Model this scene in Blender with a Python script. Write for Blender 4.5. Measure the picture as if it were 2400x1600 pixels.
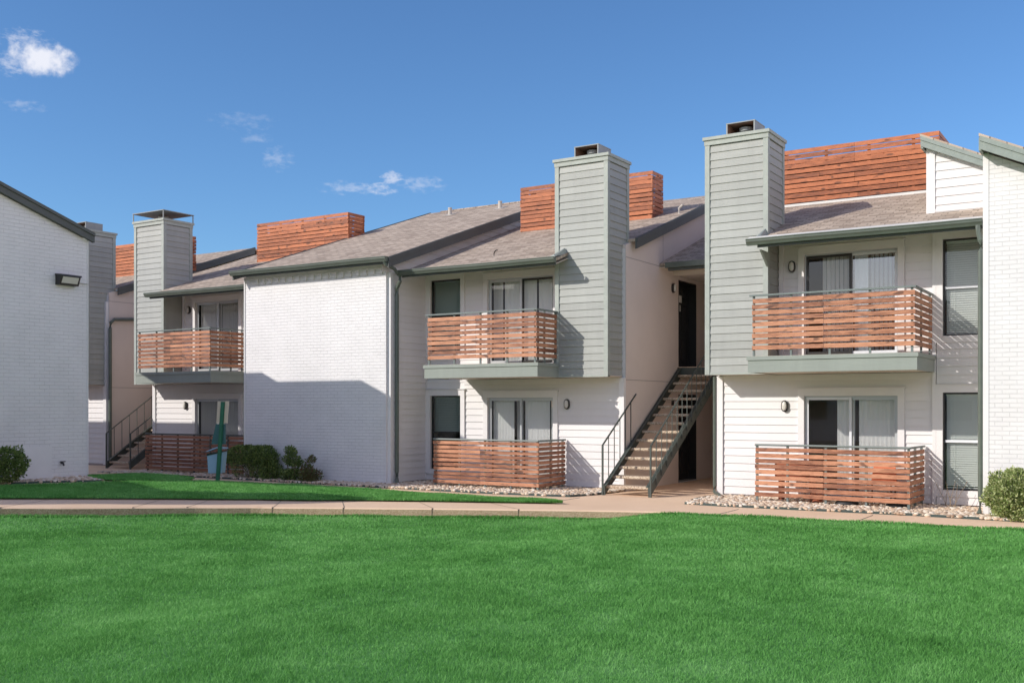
import bpy, math, random
import numpy as np
random.seed(7)
rng = np.random.default_rng(11)
scn = bpy.context.scene
for o in list(bpy.data.objects):
    bpy.data.objects.remove(o, do_unlink=True)
COL = scn.collection

# ------------------------------------------------------------------ camera
cam = bpy.data.cameras.new('camera')
cam.sensor_width = 36.0
cam.sensor_fit = 'HORIZONTAL'
cam.lens = 36.0 * 2403.3 / 2400.0
cam.shift_y = 150.0 / 2400.0
cam.clip_start = 0.1
cam.clip_end = 2000.0
camo = bpy.data.objects.new('camera', cam)
camo.location = (0, 0, 1.8)
camo.rotation_euler = (math.radians(90), 0, math.asin(0.53452))
COL.objects.link(camo)
scn.camera = camo

# ------------------------------------------------------------------ light
SUN = (0.61, 0.84, -0.555)                       # direction the sunlight travels
sl = math.sqrt(sum(c * c for c in SUN))
elev = math.asin(-SUN[2] / sl)
sun = bpy.data.lights.new('sun', 'SUN')
sun.energy = 3.35
sun.angle = math.radians(0.53)
sun.color = (1.0, 0.945, 0.87)
suno = bpy.data.objects.new('sun', sun)
from mathutils import Vector, noise as mnoise
suno.rotation_euler = Vector(SUN).to_track_quat('-Z', 'Y').to_euler()
suno.location = (-20, -25, 30)
COL.objects.link(suno)

scn.view_settings.view_transform = 'Standard'
scn.view_settings.look = 'None'
scn.view_settings.exposure = 0.25
scn.view_settings.gamma = 1.0

world = bpy.data.worlds.new("World")
scn.world = world
world.use_nodes = True
wt = world.node_tree
wt.nodes.clear()
def N(t, typ, **kw):
    n = t.nodes.new(typ)
    for k, v in kw.items():
        setattr(n, k, v)
    return n
wo = N(wt, 'ShaderNodeOutputWorld')
bg = N(wt, 'ShaderNodeBackground')
sky = N(wt, 'ShaderNodeTexSky', sky_type='NISHITA')
sky.sun_disc = False
sky.sun_elevation = elev
sky.sun_rotation = math.atan2(-SUN[0], -SUN[1])
sky.altitude = 200
sky.air_density = 1.0
sky.dust_density = 0.4
sky.ozone_density = 3.0
bg.inputs['Strength'].default_value = 0.15
tc = N(wt, 'ShaderNodeTexCoord')
# small fair-weather clouds: soft noisy ellipses around fixed compass directions
def wm(op, a, b=None, c=None):
    n = N(wt, 'ShaderNodeMath', operation=op)
    for i, v in enumerate((a, b, c)):
        if v is None: continue
        if isinstance(v, (int, float)): n.inputs[i].default_value = v
        else: wt.links.new(v, n.inputs[i])
    return n.outputs[0]
def wv(op, a, b):
    n = N(wt, 'ShaderNodeVectorMath', operation=op)
    for i, v in enumerate((a, b)):
        if isinstance(v, (tuple, list, Vector)): n.inputs[i].default_value = v
        else: wt.links.new(v, n.inputs[i])
    return n
nz = N(wt, 'ShaderNodeTexNoise')
nz.inputs['Scale'].default_value = 62.0
nz.inputs['Detail'].default_value = 9.0
nz.inputs['Roughness'].default_value = 0.62
wt.links.new(tc.outputs['Generated'], nz.inputs['Vector'])
nz2 = N(wt, 'ShaderNodeTexNoise')
nz2.inputs['Scale'].default_value = 190.0
nz2.inputs['Detail'].default_value = 6.0
wt.links.new(tc.outputs['Generated'], nz2.inputs['Vector'])
# azimuth (radians, from +Y towards +X), elevation (radians), half width, half height, strength
CLOUDS = [(-0.9945, 0.2990, 0.0250, 0.0135, 0.97), (-1.0060, 0.3120, 0.018, 0.0065, 0.42), (-1.0170, 0.2915, 0.011, 0.008, 0.45),
          (-1.0102, 0.2580, 0.015, 0.0040, 0.22),
          (-0.6902, 0.2063, 0.0120, 0.0042, 0.62), (-0.6791, 0.2164, 0.0095, 0.0045, 0.55), (-0.6532, 0.2119, 0.018, 0.0055, 0.30),
          (-0.7208, 0.2062, 0.024, 0.0045, 0.30), (-0.7889, 0.2303, 0.012, 0.0080, 0.22), (-0.8086, 0.2468, 0.012, 0.0040, 0.18),
          (-0.8184, 0.2617, 0.024, 0.0060, 0.12)]
warp = wm('ADD', wm('MULTIPLY', wm('SUBTRACT', nz.outputs['Fac'], 0.5), 3.4), wm('MULTIPLY', wm('SUBTRACT', nz2.outputs['Fac'], 0.5), 1.3))
mpw = N(wt, 'ShaderNodeMapping'); mpw.inputs['Scale'].default_value = (1, 1, 2.2); wt.links.new(tc.outputs['Generated'], mpw.inputs[0])
nz3 = N(wt, 'ShaderNodeTexNoise'); nz3.inputs['Scale'].default_value = 105.0; nz3.inputs['Detail'].default_value = 7.0; nz3.inputs['Roughness'].default_value = 0.6
wt.links.new(mpw.outputs[0], nz3.inputs['Vector'])
warp2 = wm('MULTIPLY', wm('SUBTRACT', nz3.outputs['Fac'], 0.47), 9.0)
cl = None
for az, el, hw, hh, st in CLOUDS:
    d = Vector((math.sin(az) * math.cos(el), math.cos(az) * math.cos(el), math.sin(el)))
    e1 = Vector((math.cos(az), -math.sin(az), 0)); e2 = e1.cross(d) * 1.0
    dv = wv('SUBTRACT', tc.outputs['Generated'], tuple(d)).outputs[0]
    big = st > 0.9
    u = wm('DIVIDE', wv('DOT_PRODUCT', dv, tuple(e1)).outputs['Value'], hw * (1.2 if big else 1.5))
    v = wm('DIVIDE', wv('DOT_PRODUCT', dv, tuple(e2)).outputs['Value'], hh * (1.3 if big else 1.7))
    r = wm('SQRT', wm('ADD', wm('MULTIPLY', u, u), wm('MULTIPLY', v, v)))
    env = wm('MULTIPLY', wm('SUBTRACT', 1.0, r), 1.5)
    n = N(wt, 'ShaderNodeMapRange', interpolation_type='SMOOTHSTEP'); n.inputs[1].default_value = 0.0 if big else 0.25; n.inputs[2].default_value = 1.1 if big else 2.1; n.inputs[4].default_value = st
    wt.links.new(wm('ADD', env, wm('MULTIPLY', warp if big else warp2, wm('MINIMUM', wm('MAXIMUM', wm('SUBTRACT', 1.35, r), 0.0), 0.55))), n.inputs[0])
    cl = n.outputs[0] if cl is None else wm('MAXIMUM', cl, n.outputs[0])
mixc = N(wt, 'ShaderNodeMixRGB')
wt.links.new(cl, mixc.inputs[0])
# a clear sky is deepest blue about 90 degrees from the sun and paler towards it
dsun = wv('DOT_PRODUCT', tc.outputs['Generated'], (0.587, 0.809, 0.10)).outputs['Value']
fs = N(wt, 'ShaderNodeMapRange', interpolation_type='SMOOTHSTEP'); fs.inputs[1].default_value = -0.55; fs.inputs[2].default_value = -0.05
wt.links.new(dsun, fs.inputs[0])
deast = wv('DOT_PRODUCT', tc.outputs['Generated'], (1.0, 0.0, 0.0)).outputs['Value']      # sky brightened and warmed towards +X, added to fill the shaded side walls
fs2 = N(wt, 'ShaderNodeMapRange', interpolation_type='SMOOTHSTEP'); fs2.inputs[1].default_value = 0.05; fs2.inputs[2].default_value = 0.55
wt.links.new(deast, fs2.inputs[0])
tin1 = N(wt, 'ShaderNodeMixRGB'); zdir = N(wt, 'ShaderNodeSeparateXYZ'); wt.links.new(tc.outputs['Generated'], zdir.inputs[0])
fz = N(wt, 'ShaderNodeMapRange', interpolation_type='SMOOTHSTEP'); fz.inputs[1].default_value = 0.40; fz.inputs[2].default_value = 0.75   
wt.links.new(zdir.outputs[2], fz.inputs[0])
tin0 = N(wt, 'ShaderNodeMixRGB'); wt.links.new(fz.outputs[0], tin0.inputs[0]); tin0.inputs[1].default_value = (0.50, 0.69, 0.87, 1); tin0.inputs[2].default_value = (0.46, 0.56, 0.74, 1)
wt.links.new(fs.outputs[0], tin1.inputs[0]); wt.links.new(tin0.outputs[0], tin1.inputs[2]); tin1.inputs[1].default_value = (1.22, 0.97, 0.88, 1)
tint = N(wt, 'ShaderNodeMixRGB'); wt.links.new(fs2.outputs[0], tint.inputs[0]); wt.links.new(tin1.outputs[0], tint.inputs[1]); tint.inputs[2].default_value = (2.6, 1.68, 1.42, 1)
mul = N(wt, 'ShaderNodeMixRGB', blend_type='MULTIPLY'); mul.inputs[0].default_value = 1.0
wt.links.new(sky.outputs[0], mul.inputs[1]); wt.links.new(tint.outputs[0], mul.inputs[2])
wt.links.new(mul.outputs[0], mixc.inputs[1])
mixc.inputs[2].default_value = (4.9, 5.0, 5.5, 1)
wt.links.new(mixc.outputs[0], bg.inputs[0])
wt.links.new(bg.outputs[0], wo.inputs[0])

# ------------------------------------------------------------------ materials
def newmat(name):
    m = bpy.data.materials.new(name); m.use_nodes = True
    t = m.node_tree; t.nodes.clear()
    o = N(t, 'ShaderNodeOutputMaterial'); b = N(t, 'ShaderNodeBsdfPrincipled')
    t.links.new(b.outputs[0], o.inputs[0])
    return m, t, b, o
class T:
    """small helper for wiring one node tree"""
    def __init__(s, t): s.t = t
    def math(s, op, a, b=None, c=None, clamp=False):
        n = N(s.t, 'ShaderNodeMath', operation=op, use_clamp=clamp)
        for i, v in enumerate((a, b, c)):
            if v is None: continue
            if isinstance(v, (int, float)): n.inputs[i].default_value = v
            else: s.t.links.new(v, n.inputs[i])
        return n.outputs[0]
    def pos(s): return N(s.t, 'ShaderNodeNewGeometry').outputs['Position']
    def mapv(s, v, scale, loc=(0, 0, 0)):
        n = N(s.t, 'ShaderNodeMapping'); n.inputs['Scale'].default_value = scale; n.inputs['Location'].default_value = loc
        s.t.links.new(v, n.inputs['Vector']); return n.outputs[0]
    def noise(s, v, scale, detail=4, rough=0.55, dist=0.0):
        n = N(s.t, 'ShaderNodeTexNoise'); n.inputs['Scale'].default_value = scale
        n.inputs['Detail'].default_value = detail; n.inputs['Roughness'].default_value = rough
        n.inputs['Distortion'].default_value = dist
        s.t.links.new(v, n.inputs['Vector']); return n.outputs['Fac']
    def sep(s, v):
        n = N(s.t, 'ShaderNodeSeparateXYZ'); s.t.links.new(v, n.inputs[0]); return n.outputs
    def comb(s, x, y, z):
        n = N(s.t, 'ShaderNodeCombineXYZ')
        for i, q in enumerate((x, y, z)):
            if isinstance(q, (int, float)): n.inputs[i].default_value = q
            else: s.t.links.new(q, n.inputs[i])
        return n.outputs[0]
    def ramp(s, f, stops, interp='LINEAR'):
        n = N(s.t, 'ShaderNodeValToRGB'); n.color_ramp.interpolation = interp
        while len(n.color_ramp.elements) < len(stops): n.color_ramp.elements.new(0.5)
        for e, (p, c) in zip(n.color_ramp.elements, stops):
            e.position = p; e.color = (c[0], c[1], c[2], 1)
        s.t.links.new(f, n.inputs[0]); return n.outputs[0]
    def mix(s, f, a, b, typ='MIX'):
        n = N(s.t, 'ShaderNodeMixRGB', blend_type=typ)
        for i, q in enumerate((f, a, b)):
            if isinstance(q, (int, float)): n.inputs[i].default_value = q
            elif isinstance(q, tuple): n.inputs[i].default_value = (q[0], q[1], q[2], 1)
            else: s.t.links.new(q, n.inputs[i])
        return n.outputs[0]
    def bump(s, h, strength, dist, b):
        n = N(s.t, 'ShaderNodeBump'); n.inputs['Strength'].default_value = strength
        n.inputs['Distance'].default_value = dist
        s.t.links.new(h, n.inputs['Height']); s.t.links.new(n.outputs[0], b.inputs['Normal']); return n
    def attr(s, name):
        n = N(s.t, 'ShaderNodeAttribute'); n.attribute_name = name; return n.outputs['Fac']

def mat_plain(name, col, rough=0.6, metal=0.0, var=0.0, scale=3.0, bump=0.0, bscale=60.0, spec=None):
    m, t, b, o = newmat(name); h = T(t); p = h.pos()
    if var > 0:
        f = h.noise(p, scale, 5, 0.6)
        c0 = tuple(max(0, c * (1 - var)) for c in col); c1 = tuple(c * (1 + var) for c in col)
        t.links.new(h.ramp(f, [(0.3, c0), (0.7, c1)]), b.inputs['Base Color'])
    else:
        b.inputs['Base Color'].default_value = (*col, 1)
    b.inputs['Roughness'].default_value = rough; b.inputs['Metallic'].default_value = metal
    if spec is not None: b.inputs['Specular IOR Level'].default_value = spec
    if bump > 0: h.bump(h.noise(p, bscale, 4), bump, 0.01, b)
    return m

def mat_siding(name, col, dirt=0.06, tex=0.35):
    m, t, b, o = newmat(name); h = T(t); p = h.pos()
    g = h.noise(h.mapv(p, (2.2, 2.2, 55)), 1.0, 5, 0.65, 0.6)          # embossed wood grain
    s = h.noise(p, 0.9, 5, 0.6)
    st = h.noise(h.mapv(p, (9, 9, 0.8)), 1.0, 4, 0.6)                   # faint run-down streaks
    rb = h.attr('rnd')
    f = h.math('ADD', h.math('MULTIPLY', s, 0.5), h.math('ADD', h.math('MULTIPLY', st, 0.28), h.math('MULTIPLY', rb, 0.22)))
    c0 = tuple(c * (1 - dirt * 1.6) for c in col); c1 = tuple(min(0.92, c * (1 + dirt)) for c in col)
    c = h.ramp(f, [(0.3, c0), (0.68, c1)])
    c = h.mix(h.math('MULTIPLY', g, 0.10), c, tuple(q * 0.72 for q in col))
    t.links.new(c, b.inputs['Base Color'])
    b.inputs['Roughness'].default_value = 0.58
    h.bump(g, tex, 0.006, b)
    return m

def mat_brick(name, col, contrast=0.30):
    m, t, b, o = newmat(name); h = T(t); p = h.pos(); x, y, z = h.sep(p)
    wob = h.noise(p, 5.0, 3)
    u = h.math('ADD', h.math('ADD', x, y), h.math('MULTIPLY', wob, 0.012))
    v = h.math('ADD', z, h.math('MULTIPLY', h.math('SUBTRACT', h.noise(p, 2.2, 3), 0.5), 0.014))
    br = N(t, 'ShaderNodeTexBrick'); br.offset = 0.5
    br.inputs['Scale'].default_value = 1.0
    br.inputs['Brick Width'].default_value = 0.215; br.inputs['Row Height'].default_value = 0.0735
    br.inputs['Mortar Size'].default_value = 0.0052; br.inputs['Mortar Smooth'].default_value = 0.35
    br.inputs['Bias'].default_value = 0.0
    br.inputs['Color1'].default_value = (0, 0, 0, 1); br.inputs['Color2'].default_value = (1, 1, 1, 1); br.inputs['Mortar'].default_value = (0.5, 0.5, 0.5, 1)
    t.links.new(h.comb(u, v, 0), br.inputs['Vector'])
    mort = br.outputs['Fac']
    gaps = h.math('MULTIPLY', mort, h.ramp(h.noise(p, 3.2, 4, 0.65), [(0.38, (0.15,) * 3), (0.62, (1,) * 3)]))   # paint bridges many joints
    tone = h.noise(p, 1.3, 5, 0.6)
    c = h.ramp(tone, [(0.3, tuple(q * 0.93 for q in col)), (0.7, tuple(min(0.9, q * 1.04) for q in col))])
    bw = h.math('MULTIPLY', br.outputs['Color'], 0.07)
    c = h.mix(bw, c, tuple(q * 0.75 for q in col))
    c = h.mix(h.math('MULTIPLY', gaps, contrast), c, tuple(q * 0.42 for q in col))
    t.links.new(c, b.inputs['Base Color'])
    b.inputs['Roughness'].default_value = 0.62
    hh = h.math('ADD', h.math('MULTIPLY', h.math('SUBTRACT', 1.0, mort), 1.0), h.math('ADD', h.math('MULTIPLY', h.noise(p, 60, 4, 0.7), 0.35), h.math('MULTIPLY', br.outputs['Color'], 0.35)))
    h.bump(hh, 0.75, 0.006, b)
    return m

def mat_shingle(name):
    m, t, b, o = newmat(name); h = T(t); p = h.pos(); x, y, z = h.sep(p)
    wob = h.noise(p, 9, 3)
    u = h.math('ADD', x, h.math('MULTIPLY', wob, 0.05))
    v = h.math('ADD', h.math('MULTIPLY', y, 1.06), h.math('MULTIPLY', h.noise(p, 14, 2), 0.022))
    br = N(t, 'ShaderNodeTexBrick'); br.offset = 0.37; br.offset_frequency = 2
    br.inputs['Scale'].default_value = 1.0
    br.inputs['Brick Width'].default_value = 0.24; br.inputs['Row Height'].default_value = 0.128
    br.inputs['Mortar Size'].default_value = 0.010; br.inputs['Mortar Smooth'].default_value = 0.25
    br.inputs['Color1'].default_value = (0, 0, 0, 1); br.inputs['Color2'].default_value = (1, 1, 1, 1); br.inputs['Mortar'].default_value = (0.4, 0.4, 0.4, 1)
    t.links.new(h.comb(u, v, 0), br.inputs['Vector'])
    gran = h.noise(p, 90, 3, 0.7)
    big = h.noise(p, 0.6, 4, 0.6)
    f = h.math('ADD', h.math('MULTIPLY', br.outputs['Color'], 0.45), h.math('ADD', h.math('MULTIPLY', gran, 0.35), h.math('MULTIPLY', big, 0.25)))
    c = h.ramp(f, [(0.22, (0.26, 0.20, 0.15)), (0.5, (0.42, 0.335, 0.26)), (0.8, (0.58, 0.475, 0.375))])
    c = h.mix(h.math('MULTIPLY', br.outputs['Fac'], 0.62), c, (0.085, 0.072, 0.064))
    t.links.new(c, b.inputs['Base Color']); b.inputs['Roughness'].default_value = 0.9
    sh = h.math('FRACT', h.math('DIVIDE', v, 0.128))                    # each course steps up to its lower edge
    hh = h.math('ADD', h.math('MULTIPLY', h.math('SUBTRACT', 1.0, sh), 0.7), h.math('ADD', h.math('MULTIPLY', br.outputs['Color'], 0.4), h.math('MULTIPLY', gran, 0.3)))
    h.bump(hh, 0.8, 0.012, b)
    return m

def mat_wood(name, lo, mid, hi, rough=0.6, seedoff=0.0):
    m, t, b, o = newmat(name); h = T(t); p = h.pos()
    r = h.attr('rnd')
    x, y, z = h.sep(p)
    off = h.math('ADD', h.math('MULTIPLY', r, 53.0), seedoff)
    v = h.comb(h.math('ADD', h.math('MULTIPLY', h.math('ADD', x, y), 1.6), off), off, h.math('MULTIPLY', z, 16.0))
    warp = h.noise(v, 0.9, 3, 0.5, 1.2)
    wv_ = N(t, 'ShaderNodeTexWave', wave_type='BANDS', bands_direction='Z')
    wv_.inputs['Scale'].default_value = 1.5; wv_.inputs['Distortion'].default_value = 9.0
    wv_.inputs['Detail'].default_value = 3.0; wv_.inputs['Detail Scale'].default_value = 0.8
    t.links.new(v, wv_.inputs['Vector'])
    fine = h.noise(h.mapv(v, (2, 1, 9)), 1.0, 4, 0.7)
    kn = h.noise(h.comb(h.math('ADD', h.math('MULTIPLY', h.math('ADD', x, y), 5.0), off), off, h.math('MULTIPLY', z, 11.0)), 1.0, 1, 0.3)
    knot = h.ramp(kn, [(0.66, (0, 0, 0)), (0.74, (1, 1, 1))])
    streak = h.noise(h.comb(h.math('ADD', h.math('MULTIPLY', h.math('ADD', x, y), 5.5), off), off, h.math('MULTIPLY', z, 52.0)), 1.0, 3, 0.6, 0.8)
    patch = h.noise(h.comb(h.math('ADD', h.math('MULTIPLY', h.math('ADD', x, y), 2.2), off), off, h.math('MULTIPLY', z, 6.0)), 1.0, 3, 0.6)
    f = h.math('ADD', h.math('MULTIPLY', wv_.outputs['Fac'], 0.22), h.math('ADD', h.math('MULTIPLY', warp, 0.12), h.math('ADD', h.math('MULTIPLY', streak, 0.42), h.math('ADD', h.math('MULTIPLY', patch, 0.26), h.math('MULTIPLY', h.math('SUBTRACT', r, 0.5), 0.16)))))
    c = h.ramp(f, [(0.34, lo), (0.49, mid), (0.64, hi)])
    c = h.mix(h.math('MULTIPLY', knot, 0.7), c, tuple(q * 0.45 for q in lo))
    t.links.new(c, b.inputs['Base Color']); b.inputs['Roughness'].default_value = rough
    h.bump(h.math('ADD', fine, wv_.outputs['Fac']), 0.3, 0.003, b)
    return m

def mat_stucco(name, col):
    m, t, b, o = newmat(name); h = T(t); p = h.pos()
    f = h.noise(p, 0.8, 6, 0.62)
    st = h.noise(h.mapv(p, (7, 7, 2.2)), 1.0, 6, 0.72)
    c = h.ramp(f, [(0.3, tuple(q * 0.95 for q in col)), (0.7, tuple(q * 1.04 for q in col))])
    spots = h.ramp(st, [(0.66, (0, 0, 0)), (0.72, (1, 1, 1))])
    zz = h.sep(p)[2]
    up = h.math('MULTIPLY', h.math('ADD', h.math('MULTIPLY', h.math('SUBTRACT', zz, 4.2), 0.45), 0.12, None, True), 0.5, None, True)
    c = h.mix(h.math('MULTIPLY', spots, up), c, tuple(q * 0.45 for q in col))
    t.links.new(c, b.inputs['Base Color']); b.inputs['Roughness'].default_value = 0.85
    h.bump(h.noise(p, 130, 5, 0.7), 0.5, 0.006, b)
    return m

def mat_glass(name, refl=0.035, tint=(0.95, 0.965, 0.955)):
    m, t, b, o = newmat(name); t.nodes.remove(b); h = T(t)
    tr = N(t, 'ShaderNodeBsdfTransparent'); tr.inputs[0].default_value = (*tint, 1)
    gl = N(t, 'ShaderNodeBsdfGlossy'); gl.inputs['Roughness'].default_value = 0.01; gl.inputs['Color'].default_value = (1, 1, 1, 1)
    lw = N(t, 'ShaderNodeLayerWeight'); lw.inputs['Blend'].default_value = 0.35
    f = h.math('ADD', h.math('MULTIPLY', lw.outputs['Fresnel'], 0.5), refl, None, True)
    mx = N(t, 'ShaderNodeMixShader'); t.links.new(f, mx.inputs[0]); t.links.new(tr.outputs[0], mx.inputs[1]); t.links.new(gl.outputs[0], mx.inputs[2])
    t.links.new(mx.outputs[0], o.inputs[0])
    return m

def mat_leaf(name, cols, trans=0.25):
    m, t, b, o = newmat(name); h = T(t)
    f = h.attr('rnd')
    n = h.noise(h.pos(), 9.0, 3)
    ff = h.math('ADD', h.math('MULTIPLY', f, 0.7), h.math('MULTIPLY', n, 0.4))
    c = h.ramp(ff, [(0.15, cols[0]), (0.5, cols[1]), (0.88, cols[2])])
    t.links.new(c, b.inputs['Base Color']); b.inputs['Roughness'].default_value = 0.5
    b.inputs['Specular IOR Level'].default_value = 0.35
    tl = N(t, 'ShaderNodeBsdfTranslucent'); t.links.new(c, tl.inputs[0])
    mx = N(t, 'ShaderNodeMixShader'); mx.inputs[0].default_value = trans
    t.links.new(b.outputs[0], mx.inputs[1]); t.links.new(tl.outputs[0], mx.inputs[2]); t.links.new(mx.outputs[0], o.inputs[0])
    return m

def mat_grass(name, blades=True):
    m, t, b, o = newmat(name); h = T(t); p = h.pos()
    big = h.noise(p, 0.55, 4, 0.55)
    med = h.noise(p, 2.6, 4, 0.6)
    r = h.attr('rnd')
    f = h.math('ADD', h.math('ADD', h.math('MULTIPLY', big, 0.45), h.math('MULTIPLY', med, 0.40)), h.math('MULTIPLY', r, 0.17))
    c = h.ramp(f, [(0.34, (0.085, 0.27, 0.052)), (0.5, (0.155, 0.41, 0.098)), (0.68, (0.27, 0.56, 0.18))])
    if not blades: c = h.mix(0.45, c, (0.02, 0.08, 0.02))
    t.links.new(c, b.inputs['Base Color']); b.inputs['Roughness'].default_value = 0.65
    b.inputs['Specular IOR Level'].default_value = 0.2
    if blades:
        tl = N(t, 'ShaderNodeBsdfTranslucent'); t.links.new(c, tl.inputs[0])
        mx = N(t, 'ShaderNodeMixShader'); mx.inputs[0].default_value = 0.35
        t.links.new(b.outputs[0], mx.inputs[1]); t.links.new(tl.outputs[0], mx.inputs[2]); t.links.new(mx.outputs[0], o.inputs[0])
    return m

def mat_concrete(name, c0, c1, speck=0.0):
    m, t, b, o = newmat(name); h = T(t); p = h.pos()
    f = h.math('ADD', h.math('MULTIPLY', h.noise(p, 0.7, 6, 0.62), 0.6), h.math('MULTIPLY', h.noise(p, 40, 4, 0.7), 0.4))
    c = h.ramp(f, [(0.3, c0), (0.7, c1)])
    if speck:
        vo = N(t, 'ShaderNodeTexVoronoi'); vo.inputs['Scale'].default_value = 70.0; t.links.new(p, vo.inputs['Vector'])
        c = h.mix(speck, c, h.ramp(T(t).sep(vo.outputs['Color'])[0], [(0.1, (0.16, 0.10, 0.07)), (0.5, (0.5, 0.38, 0.26)), (0.9, (0.75, 0.66, 0.52))]))
    t.links.new(c, b.inputs['Base Color']); b.inputs['Roughness'].default_value = 0.85
    h.bump(h.noise(p, 70, 5, 0.7), 0.4, 0.006, b)
    return m

M = {}
M['brick'] = mat_brick('painted_brick', (0.76, 0.74, 0.735))
M['white'] = mat_siding('white_siding', (0.75, 0.725, 0.715), 0.035, 0.12)
M['trimw'] = mat_plain('white_trim', (0.75, 0.73, 0.72), 0.6, var=0.03, bump=0.15)
M['sage'] = mat_siding('sage_siding', (0.355, 0.367, 0.342), 0.10, 0.9)
M['sagetrim'] = mat_plain('sage_trim', (0.345, 0.375, 0.34), 0.6, var=0.10, scale=6, bump=0.3)
M['fascia'] = mat_siding('sage_fascia', (0.275, 0.305, 0.27), 0.10, 0.5)
M['gutter'] = mat_plain('gutter_paint', (0.115, 0.135, 0.112), 0.28, var=0.12, scale=4)
M['rake'] = mat_plain('rake_paint', (0.085, 0.093, 0.088), 0.6, var=0.10, bump=0.2)
M['rakelight'] = mat_plain('rake_light_paint', (0.25, 0.29, 0.262), 0.6, var=0.1, scale=8, bump=0.3)
M['steel'] = mat_plain('painted_steel', (0.062, 0.075, 0.066), 0.42, var=0.1)
M['rail'] = mat_plain('rail_paint', (0.15, 0.18, 0.17), 0.45, var=0.08)
M['soffit'] = mat_plain('soffit_paint', (0.62, 0.54, 0.45), 0.8, var=0.06)
M['stucco'] = mat_stucco('stucco', (0.70, 0.61, 0.555))
M['joint'] = mat_plain('stucco_joint', (0.38, 0.33, 0.31), 0.8)
M['shingle'] = mat_shingle('shingles')
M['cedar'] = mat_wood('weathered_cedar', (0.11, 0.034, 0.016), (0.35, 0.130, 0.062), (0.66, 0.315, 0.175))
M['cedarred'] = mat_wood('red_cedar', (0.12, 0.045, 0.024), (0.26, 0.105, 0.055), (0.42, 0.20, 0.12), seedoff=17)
M['screen'] = mat_wood('orange_cedar', (0.12, 0.034, 0.011), (0.35, 0.098, 0.033), (0.56, 0.185, 0.070), seedoff=31)
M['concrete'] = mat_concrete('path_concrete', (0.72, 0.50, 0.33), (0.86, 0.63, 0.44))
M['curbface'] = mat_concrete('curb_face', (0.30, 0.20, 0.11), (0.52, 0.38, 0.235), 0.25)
M['tread'] = mat_concrete('aggregate', (0.42, 0.31, 0.21), (0.55, 0.42, 0.30), 0.65)
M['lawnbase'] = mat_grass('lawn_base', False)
M['grass'] = mat_grass('grass_blades', True)
M['soil'] = mat_plain('soil', (0.16, 0.12, 0.09), 0.95, var=0.3, scale=12, bump=0.5)
M['bedding'] = mat_plain('gravel_bed', (0.36, 0.30, 0.24), 0.95, var=0.3, scale=30, bump=0.6)
M['edging'] = mat_plain('green_edging', (0.035, 0.06, 0.055), 0.5)
M['glass'] = mat_glass('window_glass')
M['glassblue'] = mat_glass('reflective_glass', 0.17, (0.80, 0.87, 0.92))
M['screenmesh'] = mat_glass('insect_screen', 0.03, (0.66, 0.71, 0.69))
M['blind'] = mat_plain('vinyl_blind', (0.80, 0.80, 0.785), 0.5)
M['miniblind'] = mat_plain('mini_blind', (0.78, 0.81, 0.78), 0.5)
M['framedark'] = mat_plain('dark_frame', (0.022, 0.020, 0.020), 0.4)
M['framealu'] = mat_plain('aluminium_frame', (0.50, 0.52, 0.53), 0.35, 0.3)
M['framewhite'] = mat_plain('white_frame', (0.72, 0.74, 0.77), 0.4)
M['room'] = mat_plain('room_wall', (0.36, 0.30, 0.25), 0.9)
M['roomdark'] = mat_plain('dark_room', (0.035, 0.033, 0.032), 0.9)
M['door'] = mat_plain('black_door', (0.018, 0.019, 0.020), 0.35)
M['lamphousing'] = mat_plain('lamp_housing', (0.028, 0.026, 0.024), 0.4)
M['lens'] = mat_plain('lamp_lens', (0.62, 0.60, 0.55), 0.25)
M['flash'] = mat_plain('flashing', (0.62, 0.61, 0.58), 0.5, var=0.1)
M['galv'] = mat_plain('galvanised_metal', (0.25, 0.27, 0.27), 0.55, 0.0, var=0.15)
M['rust'] = mat_plain('rusty_inside', (0.24, 0.13, 0.085), 0.8, var=0.3)
M['vent'] = mat_plain('vent_pipe', (0.46, 0.43, 0.39), 0.7)
M['post'] = mat_plain('green_post', (0.012, 0.115, 0.062), 0.4, var=0.2, scale=8)
M['signback'] = mat_plain('sign_back', (0.62, 0.49, 0.38), 0.6)
M['dispenser'] = mat_plain('dispenser_teal', (0.03, 0.11, 0.115), 0.45)
M['bin'] = mat_plain('bin_blue', (0.24, 0.38, 0.50), 0.5)
M['bag'] = mat_plain('black_bag', (0.012, 0.012, 0.014), 0.3)
M['leafdark'] = mat_leaf('hedge_leaf', [(0.045, 0.085, 0.020), (0.12, 0.19, 0.045), (0.27, 0.34, 0.10)])
M['leafred'] = mat_leaf('reddish_leaf', [(0.16, 0.055, 0.03), (0.13, 0.13, 0.05), (0.17, 0.24, 0.08)])
M['leaflight'] = mat_leaf('variegated_leaf', [(0.08, 0.13, 0.03), (0.26, 0.34, 0.10), (0.62, 0.64, 0.34)])
M['stem'] = mat_plain('stem_bark', (0.26, 0.20, 0.14), 0.9, var=0.2)
M['orange'] = mat_plain('orange_plastic', (0.62, 0.12, 0.025), 0.4)
M['rubber'] = mat_plain('black_rubber', (0.02, 0.02, 0.022), 0.6)
M['terracotta'] = mat_plain('terracotta', (0.42, 0.13, 0.07), 0.8)
M['paper'] = mat_plain('white_paper', (0.75, 0.75, 0.72), 0.7)

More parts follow.
